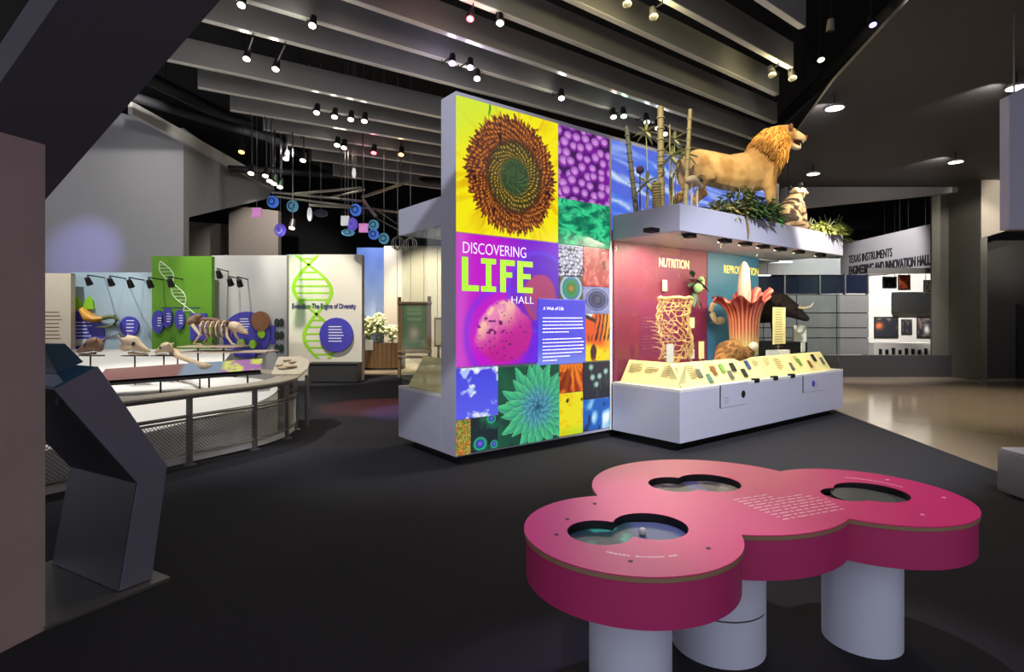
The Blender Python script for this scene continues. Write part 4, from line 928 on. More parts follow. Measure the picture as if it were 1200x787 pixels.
def eight(ca, ra, cb, rb, n=28):
    """rounded figure-eight hole: two discs with a soft waist"""
    d = math.atan2(cb[1]-ca[1], cb[0]-ca[0]); D = math.hypot(cb[0]-ca[0], cb[1]-ca[1]); P = []
    x = (D*D+ra*ra-rb*rb)/(2*D); x = max(-ra*.95, min(ra*.95, x)); ang_a = math.acos(x/ra); ang_b = math.acos(max(-1,min(1,(D-x)/rb)))
    for k in range(n+1): a = ang_a+(2*PI-2*ang_a)*k/n; P.append((ca[0]+ra*math.cos(d+a), ca[1]+ra*math.sin(d+a)))
    for k in range(n+1): a = PI+ang_b+(2*PI-2*ang_b)*k/n; P.append((cb[0]+rb*math.cos(d+a), cb[1]+rb*math.sin(d+a)))
    return P
def tp(x, y): v = onz(x, y, tz); return (v.x, v.y)
holes = [eight(tp(703,623),.125,tp(762,615.5),.145), eight(tp(790,567),.125,tp(831,565),.150), eight(tp(990,579),.10,tp(1021,576),.155)]
PINK = mat('pink_laminate', (.86,.16,.47), .42, var=.04, scale=2, spec=.3); PINKS = mat('magenta_apron', (.74,.20,.44), .45, var=.06, scale=1); PLY = mat('plywood_edge', (.58,.48,.36), .6, var=.15, scale=30)
pt = thing('activity_table', 'pink three-lobed activity table with figure-eight wells on pale drum legs', 'table', (1.03,2.6,0))
def plate(name, outer, hs, z0, z1, m):
    from mathutils.geometry import tessellate_polygon
    loops = [outer]+hs; flat = [p for P in loops for p in P]; n = len(flat)
    tri = tessellate_polygon([[Vector((p[0],p[1],0)) for p in P] for P in loops])
    g = G().add([(x,y,z1) for x,y in flat]+[(x,y,z0) for x,y in flat], [tuple(t_) for t_ in tri]+[tuple(n+i for i in t_) for t_ in tri]); b = 0
    for P in loops:
        k = len(P); g.f += [(b+i, b+(i+1)%k, n+b+(i+1)%k, n+b+i) for i in range(k)]; b += k
    return g.build(name, m, pt, smooth=True, sharp=30)
OL = outline(); plate('table_top', OL, holes, tz-.004, tz, PINK); plate('plywood_edge', OL, holes, tz-.020, tz-.0042, PLY)
OL2 = outline(-.008); plate('apron', OL2, holes, tz-.175, tz-.0202, PINKS)
WELL = mat('dark_well', (.10,.10,.16), .35, var=.2)
wp_ = [lambda u,v: mixc(mixc(C(16,70,66), C(70,220,170), ss(.4,.65,fbm(u*6,v*4,3))*ss(.62,.40,u)), C(92,104,150), ss(.5,.62,u)*.8),
       lambda u,v: mixc(mixc(C(70,66,74), C(170,160,150), ss(.4,.7,fbm(u*7,v*5,8))), C(90,90,150), ss(.55,.5,np.abs(u-.55)*6)),
       lambda u,v: mixc(C(56,58,58), C(90,96,92), fbm(u*3,v*3,5))]
for h_, pf_ in zip(holes, wp_):
    xs = [p[0] for p in h_]; ys = [p[1] for p in h_]; o = plate('well_floor', h_, [], tz-.05, tz-.034, WELL)
    h2 = [(p[0]+(sum(xs)/len(xs)-p[0])*.012, p[1]+(sum(ys)/len(ys)-p[1])*.012) for p in h_]; g = G(); k_ = len(h2); g.add([(x,y,tz-.001) for x,y in h2]+[(x,y,tz-.036) for x,y in h2],[(i,(i+1)%k_,(i+1)%k_+k_,i+k_) for i in range(k_)]); g.build('well_rim', BLACK, pt, smooth=True)
    me = o.data; x0_, y0_, w_, d_ = min(xs)-1.03, min(ys)-2.6, max(xs)-min(xs), max(ys)-min(ys)
    o2 = print_panel('well_picture', w_*1.0, d_*.9, pf_, PRINT, pt, facing((min(xs), min(ys)+d_*.05, tz-.0335),(1,0,0),(0,1,0)), 120, .001)
# glass ball lens in the first well, finger studs, text arcs
p_ = tp(753,617); G().ball((p_[0],p_[1],tz-.018),.016,14).build('glass_lens', mat('bright_lens', (.92,.92,.86), .08), pt, smooth=True)
p_ = tp(1003,578); G().lathe([(.11,0),(.13,.012),(.13,.02),(.10,.02)],30,(p_[0]+.03,p_[1],tz-.031)).build('magnifier_disc', mat('dull_disc', (.30,.32,.31), .3), pt, smooth=True)
STUD = mat('dark_stud', (.30,.12,.22), .4); PALEP = mat('pale_pink_print', (.98,.72,.80), .4, var=0)
for x, y in ((652,626),(739,657),(830,642),(665,608),(697,590),(1040,562),(1106,583),(1081,603)  ):
    p_ = tp(x, y); G().lathe([(.009,0),(.009,.002),(.004,.004)],12,(p_[0],p_[1],tz)).build('stud', STUD if x < 900 else PALEP, pt, smooth=True)
g = G(); rs = random.Random(2); c, R_ = lobes[0]
a = math.radians(-128)
while a < math.radians(-72):
    da = rs.uniform(.02,.06)
    if rs.random() < .9:
        r0 = .27; n3 = 3; P = [(c[0]+.02+r0*math.cos(a+da*k/n3)*1.0, c[1]+.0+r0*math.sin(a+da*k/n3)) for k in range(n3+1)]; Q = [(c[0]+.02+(r0-.012)*math.cos(a+da*k/n3), c[1]+(r0-.012)*math.sin(a+da*k/n3)) for k in range(n3,-1,-1)]
        g.prism(P+Q, tz, tz+.0008)
    a += da+.012
c, R_ = lobes[2]; a = math.radians(20)
while a < math.radians(75):
    da = rs.uniform(.03,.07); r0 = .27; P = [(c[0]+r0*math.cos(a+da*k/3), c[1]+r0*math.sin(a+da*k/3)) for k in range(4)]; Q = [(c[0]+(r0-.012)*math.cos(a+da*k/3), c[1]+(r0-.012)*math.sin(a+da*k/3)) for k in range(3,-1,-1)]
    g.prism(P+Q, tz, tz+.0008); a += da+.012
pA, pB = tp(864,597), tp(955,600); e = Vector((.88,.36,0)).normalized(); f_ = Vector((-e.y,e.x,0)); base = Vector((1.10,2.30,0))
for k in range(10):
    L = .40-.012*abs(k-5) if k > 1 else .2; q_ = base-f_*(-.03*(9-k))+e*(.0)
    x_ = 0
    while x_ < L:
        ww = rs.uniform(.02,.06); a_ = q_+e*x_; b_ = q_+e*min(L,x_+ww); g.prism([(a_.x,a_.y),(b_.x,b_.y),(b_.x+f_.x*.008,b_.y+f_.y*.008),(a_.x+f_.x*.008,a_.y+f_.y*.008)], tz, tz+.0008); x_ += ww+.012
g.build('small_text_rows', PALEP, pt)['kind'] = 'stuff'
DRUM = mat('pale_drum', (.86,.89,.97), .4, .05, var=.03)
for (c, r, nm) in (((.459,2.207),.158,'leg'),((1.635,2.655),.165,'leg'),((.95,2.62),.205,'leg')):
    G().lathe([(r,0),(r,tz-.176)],48,(c[0],c[1],0)).build(nm, DRUM, pt, smooth=True)
# curved door outline on the big drum: seam, bolt
c = (.95,2.62); r = .2062; g = G()
for k in range(-6,11):
    a = math.radians(-108+k*6); a2 = a+math.radians(6); g.add([(c[0]+r*math.cos(q_),c[1]+r*math.sin(q_),z) for q_ in (a,a2) for z in (.20,.206)],[(0,2,3,1)])
a = math.radians(-108-36); g.add([(c[0]+r*math.cos(q_),c[1]+r*math.sin(q_),z) for q_ in (a,a+.03) for z in (.20,.48)],[(0,2,3,1)])
g.build('door_seam', BLACK, pt); p_ = (c[0]+.2*math.cos(-.72), c[1]+.2*math.sin(-.72)); G().ball((p_[0],p_[1],.46),.014,8).build('door_bolt', BLACK, pt, smooth=True)

# ---------------------------------------------------------------- bent steel kiosk at the left
KO = Vector((-2.117,3.06,0)); e1 = Vector((.48,.877,0)); e2 = Vector((-.877,.48,0)); MKi = Matrix(((e1.x,e2.x,0,KO.x),(e1.y,e2.y,0,KO.y),(0,0,1,0),(0,0,0,1)))
kt = thing('bent_kiosk', 'bent slate grey metal kiosk with slanted head on a steel floor plate', 'kiosk', KO)
prof = [(.0,.025),(.169,.025),(.255,.646),(-.102,1.245),(-.298,1.146),(.092,.584)]
KM = mat('slate_metal', (.46,.46,.53), .42, .35, var=.04); KSHADE = mat('shaded_slate', (.19,.19,.22), .5, .2, var=.04)
vs = [(p, 0, z) for p, z in prof]+[(p, .74, z) for p, z in prof]; n = 6
G(MKi).add(vs, [tuple(range(n)), tuple(range(2*n-1,n-1,-1))]+[(i,i+n,(i+1)%n+n,(i+1)%n) for i in range(n)]).build('bent_body', KM, kt, bevel=.003)
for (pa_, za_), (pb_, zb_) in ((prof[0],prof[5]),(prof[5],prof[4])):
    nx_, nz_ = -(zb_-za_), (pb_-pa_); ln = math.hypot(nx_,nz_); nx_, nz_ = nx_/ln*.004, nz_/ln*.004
    G(MKi).add([(pa_,.006,za_),(pb_,.006,zb_),(pb_,.734,zb_),(pa_,.734,za_),(pa_+nx_,.006,za_+nz_),(pb_+nx_,.006,zb_+nz_),(pb_+nx_,.734,zb_+nz_),(pa_+nx_,.734,za_+nz_)],[(0,1,2,3),(7,6,5,4),(0,4,5,1),(1,5,6,2),(2,6,7,3),(3,7,4,0)]).build('shade_plate', KSHADE, kt)  # thin plates added: shade of the inner faces put into a darker slate
G(MKi).box((-.36,-.06,0),(.24,.80,.022)).build('floor_plate', STEEL, kt, bevel=.003)
SCR = mat('teal_screen', (.14,.26,.36), .12, var=.15, emit=.12)
d = Vector((.196,.099)).normalized(); nrm = Vector((-.099,.196)).normalized()
def kq(a, b, up, y0, y1): return [(-.298+d.x*a*.2196+nrm[0]*up,y0,1.146+d.y*a*.2196+nrm[1]*up),(-.298+d.x*b*.2196+nrm[0]*up,y0,1.146+d.y*b*.2196+nrm[1]*up),(-.298+d.x*b*.2196+nrm[0]*up,y1,1.146+d.y*b*.2196+nrm[1]*up),(-.298+d.x*a*.2196+nrm[0]*up,y1,1.146+d.y*a*.2196+nrm[1]*up)]
G(MKi).add(kq(.06,.94,.0,.02,.53)+kq(.06,.94,.006,.02,.53),[(3,2,1,0),(4,5,6,7),(0,1,5,4),(1,2,6,5),(2,3,7,6),(3,0,4,7)]).build('end_screen', SCR, kt)
G(MKi).add([(-.20,.20,1.205),(-.08,.20,1.26),(-.14,.26,1.36),(-.24,.26,1.36),(-.20,.53,1.205),(-.08,.53,1.26),(-.14,.53,1.36),(-.24,.53,1.36)],[(0,1,2,3),(7,6,5,4),(0,4,5,1),(1,5,6,2),(2,6,7,3),(3,7,4,0)]).build('screen_hood', mat('teal_hood', (.24,.34,.42), .35, var=.05), kt)
G(MKi).box((-.27,.02,1.06),(-.20,.05,1.13)).build('speaker_slot', BLACK, kt)

# ---------------------------------------------------------------- fossil platform and guard rail
rail = [Vector((-3.28-.36*t_, 5.77-.67*t_, 0)) for t_ in (2.4,2,1,0)]+[Vector(p+(0,)) for p in ((-2.92,6.44),(-2.80,6.95),(-2.86,7.5),(-3.15,7.98),(-3.6,8.3),(-4.3,8.45))]
def smooth_path(P, m=6):
    out = []
    for i in range(len(P)-1):
        p0, p1, p2, p3 = P[max(i-1,0)], P[i], P[i+1], P[min(i+2,len(P)-1)]
        for k in range(m):
            t_ = k/m; out.append(.5*((2*p1)+(p2-p0)*t_+(2*p0-5*p1+4*p2-p3)*t_*t_+(3*p1-p0-3*p2+p3)*t_**3))
    return out+[P[-1]]
RP = smooth_path(rail)
def offset(P, d_):
    out = []
    for i, p in enumerate(P):
        t_ = (P[min(i+1,len(P)-1)]-P[max(i-1,0)]).normalized(); out.append(p+Vector((-t_.y,t_.x,0))*d_)
    return out
gr = thing('guard_rail', 'curved steel guard rail with perforated mesh and pale ledge around the fossil platform', 'railing', RP[18])
RAILM = mat('rail_steel', (.44,.42,.41), .4, .6, var=.06)
up = lambda P, z: [p+Vector((0,0,z)) for p in P]
G().tube(up(RP,.50), .018, 8).build('mid_rail', RAILM, gr, smooth=True); G().tube(up(RP,.46), .012, 8).build('mesh_top_rail', RAILM, gr, smooth=True); G().tube(up(RP,.12), .014, 8).build('mesh_bottom_rail', RAILM, gr, smooth=True)
def ribbon(P, z0, z1, o0, o1):
    A, B = offset(P, o0), offset(P, o1); n = len(P); vs = []
    for a_, b_ in zip(A, B): vs += [(a_.x,a_.y,z0),(b_.x,b_.y,z0),(b_.x,b_.y,z1),(a_.x,a_.y,z1)]
    fs = [(i*4+k,(i+1)*4+k,(i+1)*4+(k+1)%4,i*4+(k+1)%4) for i in range(n-1) for k in range(4)]+[(0,1,2,3),(n*4-1,n*4-2,n*4-3,n*4-4)]
    return G().add(vs, fs)
LEDGE = mat('pale_ledge', (.66,.62,.56), .4, var=.08, scale=4)
ribbon(RP, .715, .735, -.05, .24).build('ledge', LEDGE, gr); ribbon(RP, .68, .714, -.03, .05).build('ledge_rail', RAILM, gr)
ribbon(RP, .03, .10, .01, .04).build('kick_strip', mat('pale_kick', (.66,.65,.64), .5), gr)
for i in (6,12,18,24,31,37,44,52):
    p = RP[i]; G().box((p.x-.022,p.y-.022,0),(p.x+.022,p.y+.022,.68)).build('post', RAILM, gr); G().lathe([(.06,0),(.06,.012),(.03,.02)],16,(p.x,p.y,0)).build('foot_plate', RAILM, gr, smooth=True)
# woven mesh: diagonal wires following the rail
L_ = [0]
for i in range(1,len(RP)): L_.append(L_[-1]+(RP[i]-RP[i-1]).length)
def along(s_):
    s_ = max(0,min(L_[-1]-1e-6,s_)); i = max(k for k in range(len(L_)-1) if L_[k] <= s_); k = (s_-L_[i])/(L_[i+1]-L_[i]); return RP[i].lerp(RP[i+1],k)
g = G(); z0, z1 = .13,.45; st = .036
k = 0
while k*st < L_[-1]:
    for sg in (1,-1):
        a_ = k*st; pts_ = [along(a_+sg*(z1-z0)*q_/4)+Vector((0,0,z0+(z1-z0)*q_/4)) for q_ in range(5)]
        if 0 <= a_+sg*(z1-z0) <= L_[-1]: g.tube(pts_, .0036, 3, False)
    k += 1
g.build('wire_mesh', mat('mesh_wire', (.50,.49,.48), .45, .5), gr)['kind'] = 'stuff'
# sloping white platform
inn = offset(RP, .22); poly = [(p.x,p.y) for p in inn]+[(-5.2,10.6),(-10,10.6),(-10,4.2)]
zt_ = lambda y: .36+.11*max(0,y-5.6)
bm = G(); n = len(poly); bm.add([(x,y,0) for x,y in poly]+[(x,y,zt_(y)) for x,y in poly],[tuple(range(n)),tuple(range(n,2*n))]+[(i,(i+1)%n,(i+1)%n+n,i+n) for i in range(n)])
PLATW = mat('white_platform', (.88,.87,.85), .5, var=.02)
# keep the concave outline clean by filling with triangles
me_b = bmesh.new(); vv = [me_b.verts.new((x,y,zt_(y))) for x,y in poly]; ee = [me_b.edges.new((vv[i],vv[(i+1)%n])) for i in range(n)]; bmesh.ops.triangle_fill(me_b, use_beauty=True, edges=ee)
me_b.verts.index_update(); g = G().add([v.co for v in me_b.verts],[tuple(v.index for v in f.verts) for f in me_b.faces]); g.add([(x,y,0) for x,y in poly]+[(x,y,zt_(y)) for x,y in poly],[(i,(i+1)%n,(i+1)%n+n,i+n) for i in range(n)]); me_b.free()
tag(g.build('fossil_platform', PLATW), 'sloping white platform behind the curved guard rail carrying the fossils', 'platform')
# printed reading rail
rr = thing('reading_rail', 'long slanted reading rail printed maroon, grey blue and violet above the white platform', 'reading rail', (-4.5,7.0,.45))
q = [at(112,447,6.75), at(306,433,7.35), at(300,420,7.6), at(104,435,7.0)]
ex = (q[1]-q[0]); ey = (q[3]-q[0]); Mx = facing(q[0], ex, ey-ex*(ey.dot(ex)/ex.length_squared))
print_panel('print', ex.length, ey.length, lambda u,v: mixc(mixc(C(116,74,70), C(110,128,150), ss(.46,.5,u)), mixc(C(150,96,160), C(190,200,90), ss(.45,.6,fbm(u*20,v*3,5))), ss(.72,.76,u)), PRINT, rr, Mx, 60, .004)
G().slab([p-Vector((0,0,.03)) for p in q], (0,0,-.03)).build('tray', DARKM, rr)
for k in (.1,.4,.7,.95): p = q[0].lerp(q[1],k)+(q[3]-q[0])*.5; G().tube([(p.x,p.y,zt_(p.y)),(p.x,p.y,p.z-.05)],.012,8).build('post', DARKM, rr)
# stone relief at the end of the ledge
rl = [at(318,438,7.42), at(352,438,7.55), at(361,430,7.75), at(363,422,8.0), at(352,417,8.25), at(326,418,8.2)]
t = thing('stone_relief', 'pale stone relief slab at the rounded end of the guard rail ledge', 'relief', (rl[0]+rl[3])/2-Vector((0,0,.05)))
G().slab(rl, (0,0,-.04)).build('slab', mat('pale_stone', (.80,.76,.68), .6, var=.2, scale=14, bump=.5, bscale=30), t)
rs = random.Random(8)
for k in range(9):
    p = rl[0].lerp(rl[2],rs.uniform(.15,.9)).lerp(rl[4].lerp(rl[5],rs.random()),rs.uniform(.15,.8)); G().ball(tuple(p),(rs.uniform(.04,.09),rs.uniform(.05,.1),.015),8).build('fossil_bump', BONE, t, smooth=True)
G().tube([(rl[1].x,7.8,0),(rl[1].x,7.8,rl[1].z-.04)],.03,10).build('post', RAILM, t)
# skulls on stands
def stand(t, p, z0, plate=.16):
    G().tube([(p.x,p.y,z0),(p.x,p.y,p.z)],.010,7).build('stand_rod', BLACK, t)
    if plate: G().slab([(p.x-plate,p.y-.04,p.z-.012),(p.x+plate*1.3,p.y-.02,p.z-.012),(p.x+plate*.6,p.y+.12,p.z-.012),(p.x-plate*.6,p.y+.12,p.z-.012)],(0,0,.010)).build('stand_plate', BLACK, t)
def skull(x, y, Y, sc, label, m, face=1, kind='skull'):
    p = at(x, y, Y); t = thing('fossil_skull', label, 'fossil', (p.x,p.y,zt_(p.y))); M_ = Matrix.Translation(p) @ Matrix.Diagonal((sc*.78*face,sc,sc*1.25,1))
    organic('cranium', [[(-.30,0,.16,.10,.11),(-.15,0,.22,.15,.14),(.02,0,.20,.14,.13),(.16,0,.14,.09,.085),(.32,0,.09,.06,.05),(.40,0,.07,.045,.035)],[(-.26,.10,.26,.04),(-.34,.16,.34,.03),(-.28,.2,.42,.015)],[(-.26,-.10,.26,.04),(-.34,-.16,.34,.03),(-.28,-.2,.42,.015)]], .02, m, t, M_, 3)
    organic('jaw', [[(-.12,-.06,.04,.03),(.08,-.05,.02,.028),(.36,-.01,.02,.022)],[(-.12,.06,.04,.03),(.08,.05,.02,.028),(.36,.01,.02,.022)]], .016, m, t, M_, 2)
    for s_ in (-1,1): G(M_).ball((.06,.115*s_,.20),(.045,.03,.04),10).build('eye_socket', BLACK, t, smooth=True)
    stand(t, p, zt_(p.y)); return t
skull(106,416,7.4,.55,'dark brown turtle-like skull on a black stand before the blue jug graphic',BONED,-1)
skull(158,416,7.6,.62,'large pale skull with curled horns on a black stand before the blue-grey panel',BONE,1)
skull(192,416,7.8,.42,'small tan skull on a black stand before the green panel',BONE,-1)
a_, b_ = at(203,414,7.9), at(240,430,7.3); t = thing('limb_bone', 'long pale limb bone propped at a slant on the white platform', 'fossil', (b_.x,b_.y,b_.z))
d_ = b_-a_; organic('bone', [[tuple(a_+Vector((0,0,.02)))+(.06,),tuple(a_+d_*.15)+(.045,),tuple(a_+d_*.5)+(.036,),tuple(a_+d_*.85)+(.045,),tuple(b_)+(.06,)],[tuple(a_+Vector((.03,.05,.02)))+(.045,),tuple(a_+d_*.12)+(.04,)],[tuple(b_+Vector((.03,.05,0)))+(.045,),tuple(b_-d_*.12)+(.04,)]], .015, BONE, t, Matrix.Identity(4), 4)
for k in (.15,.85): p = a_+d_*k; G().tube([(p.x,p.y,zt_(p.y)),(p.x,p.y,p.z-.02)],.009,6).build('prop', BLACK, t)
# skeleton on shelves
sh = thing('fossil_shelf', 'pair of long beige shelves carrying the brown skeleton before the green panel', 'shelf', at(262,420,8.9))
for y_, xa, xb in ((405,216,283),(411,221,318)):
    a_, b_ = at(xa,y_,8.9), at(xb,y_,8.9); G().box((a_.x,8.7,a_.z-.02),(b_.x,9.2,a_.z)).build('shelf_board', mat('beige_shelf', (.70,.62,.54), .5, var=.1), sh)
for x_ in (232,262,300): p = at(x_,411,8.95); G().tube([(p.x,p.y,zt_(p.y)),(p.x,p.y,p.z+(.0 if x_ > 290 else .08))],.012,7).build('shelf_post', DARKM, sh)
p = at(255,404,8.95); t = thing('fossil_skeleton', 'crouching brown fossil skeleton with arched ribs on the beige shelf', 'skeleton', p); M_ = Matrix.Translation(p)
sp_ = [(-.36,0,.34),(-.24,0,.40),(-.08,0,.40),(.08,0,.36),(.22,0,.34)]
G(M_).tube(sp_,[.025,.035,.035,.03,.025],8).build('spine', BONED, t, smooth=True)
for k in range(10):
    x_ = -.22+.042*k; R_ = .15+.03*math.sin(k*.35)
    for s_ in (-1,1): G(M_).tube([(x_+.04*q_,s_*R_*math.sin(q_*2.4),.38-R_*.9*(1-math.cos(q_*2.4))) for q_ in (0,.25,.5,.75,1)],[.014,.013,.012,.010,.006],6).build('rib', BONED if k%2 else BONE, t, smooth=True)
organic('skull', [[(.24,0,.30,.07,.08),(.32,0,.28,.08,.08),(.40,0,.22,.05,.05),(.46,0,.19,.035,.03)]], .015, BONE, t, M_, 3)
organic('pelvis', [[(-.40,.08,.36,.05,.06),(-.34,0,.36,.06,.06),(-.40,-.08,.36,.05,.06)],[(-.42,0,.40,.05),(-.30,0,.44,.06)]], .016, BONED, t, M_, 3)
for s_ in (-1,1):
    G(M_).tube([(-.34,.1*s_,.32),(-.20,.14*s_,.16),(-.30,.14*s_,.03),(-.18,.14*s_,.015)],[.03,.022,.018,.012],7).build('hind_limb', BONE, t, smooth=True); G(M_).tube([(.18,.1*s_,.28),(.22,.14*s_,.14),(.30,.14*s_,.02),(.36,.14*s_,.012)],[.025,.02,.016,.01],7).build('fore_limb', BONE, t, smooth=True)

# ---------------------------------------------------------------- exhibit wall panels at the left
def panel(name, label, x0, x1, ytop, Y, m, th=.12):
    a_, b_ = at(x0,ytop,Y), at(x1,ytop,Y); t = thing(name, label, 'exhibit panel', ((a_.x+b_.x)/2,Y,0)); G().box((a_.x,Y,0),(b_.x,Y+th,a_.z)).build('face', m, t); return t
def disc(t, x, y, rx, ry, Y, m, name='disc', th=.05, lab=None):
    c = at(x,y,Y); k = Y/F; M_ = Matrix.Translation((c.x,Y-th,c.z)) @ Matrix.Rotation(-PI/2,4,'X') @ Matrix.Diagonal((rx*k,ry*k,1,1))
    o = G(M_).lathe([(1,0),(1,th-.01),(.97,th)][::1],36).build(name, m, t, smooth=True)
    return o
def rows(t, x0, x1, y0, y1, n, Y, m=WHITET):
    g = G()
    for k in range(n):
        p = at(x0,y0+(y1-y0)*k/max(1,n-1),Y); q_ = at(x1,y0,Y); wdt = (q_.x-p.x)*random.uniform(.7,1); g.box((p.x,Y-.004,p.z),(p.x+wdt,Y,p.z+.018))
    g.build('small_text_rows', m, t)['kind'] = 'stuff'
t = panel('text_panel', 'narrow cream panel with brown text beside the concrete wall', 40, 83, 320, 11.4, mat('cream_panel', (.80,.74,.64), .6, var=.04)); rows(t, 53, 73, 366, 397, 8, 11.4, mat('brown_print', (.45,.36,.22)))
t = panel('graphic_panel', 'pale blue-grey exhibit panel with a blue jug graphic and orange fish cutout', 83, 178, 319, 11.7, mat('blue_grey_panel', (.62,.69,.72), .6, var=.05))
Yp = 11.7
poly = [(84,366),(96,364),(112,372),(122,382),(124,396),(118,408),(112,416),(84,416)]
G().slab([at(x,y,Yp) for x,y in poly],(0,-.03,0)).build('blue_cutout', BLUED, t); rows(t, 85, 108, 378, 394, 5, Yp-.031)
G().slab([at(x,y,Yp-.03) for x,y in ((85,397),(109,397),(109,405),(85,405))],(0,-.01,0)).build('white_label', WHITEP, t)
for xc in (91,106): G().slab([at(x,y,Yp) for x,y in ((xc-7,362),(xc-5,353),(xc,347),(xc+4,352),(xc+6,362))],(0,-.05,0)).build('lime_cutout', LIME, t)
disc(t,153,382,11,11.5,Yp,BLUED); rows(t,148,158,376,388,4,Yp-.051)
ORF = mat('orange_fish', (.86,.60,.16), .5, var=.25, scale=10); g = G(); P_ = [at(x,y,Yp-.12) for x,y in ((95,362),(103,371),(112,374),(121,373))]
g.tube(P_,[(.05,.06),(.12,.10),(.09,.07),(.05,.04)],10).build('orange_body', ORF, t, smooth=True)
G().tube([at(x,y,Yp-.12) for x,y in ((120,373),(127,371),(134,371),(137,375),(134,380),(126,383),(112,383))],[.045,.042,.04,.036,.03,.022,.01],8).build('curled_tail', mat('olive_tail', (.40,.44,.26), .6, var=.3, scale=14), t, smooth=True)
t = panel('green_panel', 'leaf green exhibit panel with a white helix and violet ovals', 178, 248, 300, 11.5, GREENP); Yp = 11.5
for x,y,rx,ry in ((186.5,377,7,13.5),(197.5,372,6,11.5),(212,374,6,11.5)): o = disc(t,x,y,rx,ry,Yp,BLUED,'oval_disc'); rows(t,x-2,x+3,y-4,y+5,4,Yp-.051)
G().slab([at(x,y,Yp) for x,y in ((224,367),(243,367),(243,398),(224,398))],(0,-.04,0)).build('violet_plate', BLUED, t)
rows(t,189,236,361,361,1,Yp-.002,NAVYT)
WH = mat('pale_helix', (.78,.86,.70), .6, var=0); g = G()
hel = lambda k, ph: at(188+34*k+7*math.sin(k*7.5+ph), 306+62*k, Yp-.008)
for ph in (0,PI): G().tube([hel(k/30,ph) for k in range(31)],.012,5).build('helix_strand', WH, t)
for k in range(2,29,2): G().tube([hel(k/30,0),hel(k/30,PI)],.008,4).build('helix_rung', WH, t)
t = panel('graphic_panel', 'pale grey exhibit panel with a large blue circle and lime discs', 248, 336, 299, 11.9, mat('pale_grey_panel', (.72,.72,.71), .6, var=.04)); Yp = 11.9
disc(t,290,392,28,27,Yp,BLUED,'large_disc'); rows(t,281,293,374,386,5,Yp-.051)
for x,y in ((307,391),(283,402),(297,403)): disc(t,x,y,4.5,5,Yp-.05,LIME,'lime_disc',.03)
disc(t,306,376,11,11.5,Yp-.05,mat('photo_rust', (.42,.30,.30), .5, var=.6, scale=25),'photo_disc',.04)
for i in range(2):
    for j in range(3): disc(t,327.5+6*i if False else 325+5.5*i,378+15*j,2.6,5,Yp,mat('dark_specimen', (.14,.20,.16), .6, var=.3, scale=10),'specimen_oval',.05)
G().slab([at(x,y,Yp) for x,y in ((318,381),(323,381),(323,403),(318,403))],(0,-.03,0)).build('violet_label', BLUED, t)
t = panel('helix_panel', 'tall cream panel with a lime green helix and a blue text disc', 335.5, 424, 298, 13.5, mat('ivory_panel', (.82,.80,.74), .6, var=.03), .25); Yp = 13.5
hx = lambda y, ph: (366+ (22 if y < 362 else 19)*math.sin((y-368)/58*PI*1.0+ph)*1.0+(y-300)*.16-6)
for ph in (0,PI):
    g = G(); ys_ = [299+ k*1.0 for k in range(0,122)]
    A_ = [at(min(420,hx(y,ph)-2.2),y,Yp-.006) for y in ys_]; B_ = [at(min(423,hx(y,ph)+2.2),y,Yp-.006) for y in ys_]; n = len(ys_)
    g.add(A_+B_,[(i,i+1,n+i+1,n+i) for i in range(n-1)]); g.build('helix_strand', LIME, t)
for y in range(303,420,8):
    xa, xb = sorted((hx(y,0),hx(y,PI)))
    if xb-xa > 5: p = at(xa,y,Yp); q_ = at(xb,y,Yp); G().box((p.x,Yp-.005,p.z-.02),(q_.x,Yp,p.z+.02)).build('helix_rung', LIME, t)
o = disc(t,395,392,19.5,20,Yp,BLUED,'text_disc',.08); rows(t,385,404,383,400,6,Yp-.081)
p = at(342,361,Yp-.012); q_ = at(417,361,Yp-.012); text('lettering','Evolution: The Engine of Diversity',.16,facing((p.x,Yp-.012,p.z),(1,0,0)),NAVYT,t,.003,width=q_.x-p.x,bold=.004)
a_, b_ = at(361,427,13.0), at(418,449,13.0); t = thing('low_cabinet', 'low black bench cabinet at the foot of the helix panel', 'cabinet', ((a_.x+b_.x)/2,13.1,0))
G().box((a_.x,13.0,.03),(b_.x,13.45,a_.z)).build('body', mat('charcoal_cabinet', (.20,.20,.20), .5, var=.1), t); G().box((a_.x+.05,13.05,0),(b_.x-.05,13.4,.03)).build('toe_kick', BLACK, t); G().box((a_.x-.02,12.98,a_.z),(b_.x+.02,13.47,a_.z+.03)).build('top', DARKM, t)
# gooseneck lamps over the panels
def goose(x, y, Y, Yw, label):
    p = at(x,y,Y); b = Vector((p.x-.12,Yw,p.z+.12)); t = thing('arm_lamp', label, 'lamp', b, group='arm lamps over the exhibit panels')
    G().tube([b,(p.x-.1,Y+.1,p.z+.14),(p.x,Y,p.z+.06)],.012,6).build('arm', BLACK, t); d_ = Vector((0,.5,-.8)).normalized(); c = Vector((p.x,Y,p.z))
    sh_ = G().tube([c-d_*.09,c+d_*.06],[.045,.06],12).build('shade', BLACK, t, smooth=True); G().tube([c+d_*.061,c+d_*.066],.045,12).build('lens', LAMPW, sh_)
goose(104,330,11.1,11.7,'black arm lamp over the blue jug graphic'); goose(130,331,11.1,11.7,'black arm lamp between jug graphic and round disc'); goose(153,333,11.1,11.7,'black arm lamp over the round blue disc')
goose(176,333,10.9,11.7,'black arm lamp beside the green panel edge'); goose(200,332,10.9,11.5,'black arm lamp over the white helix of the green panel'); goose(257,322,11.3,11.9,'black arm lamp beside the green panel on the grey panel'); goose(270,331,11.3,11.9,'black arm lamp over the large blue circle'); goose(281,332,11.3,11.9,'black arm lamp at the lime disc side of the large circle')

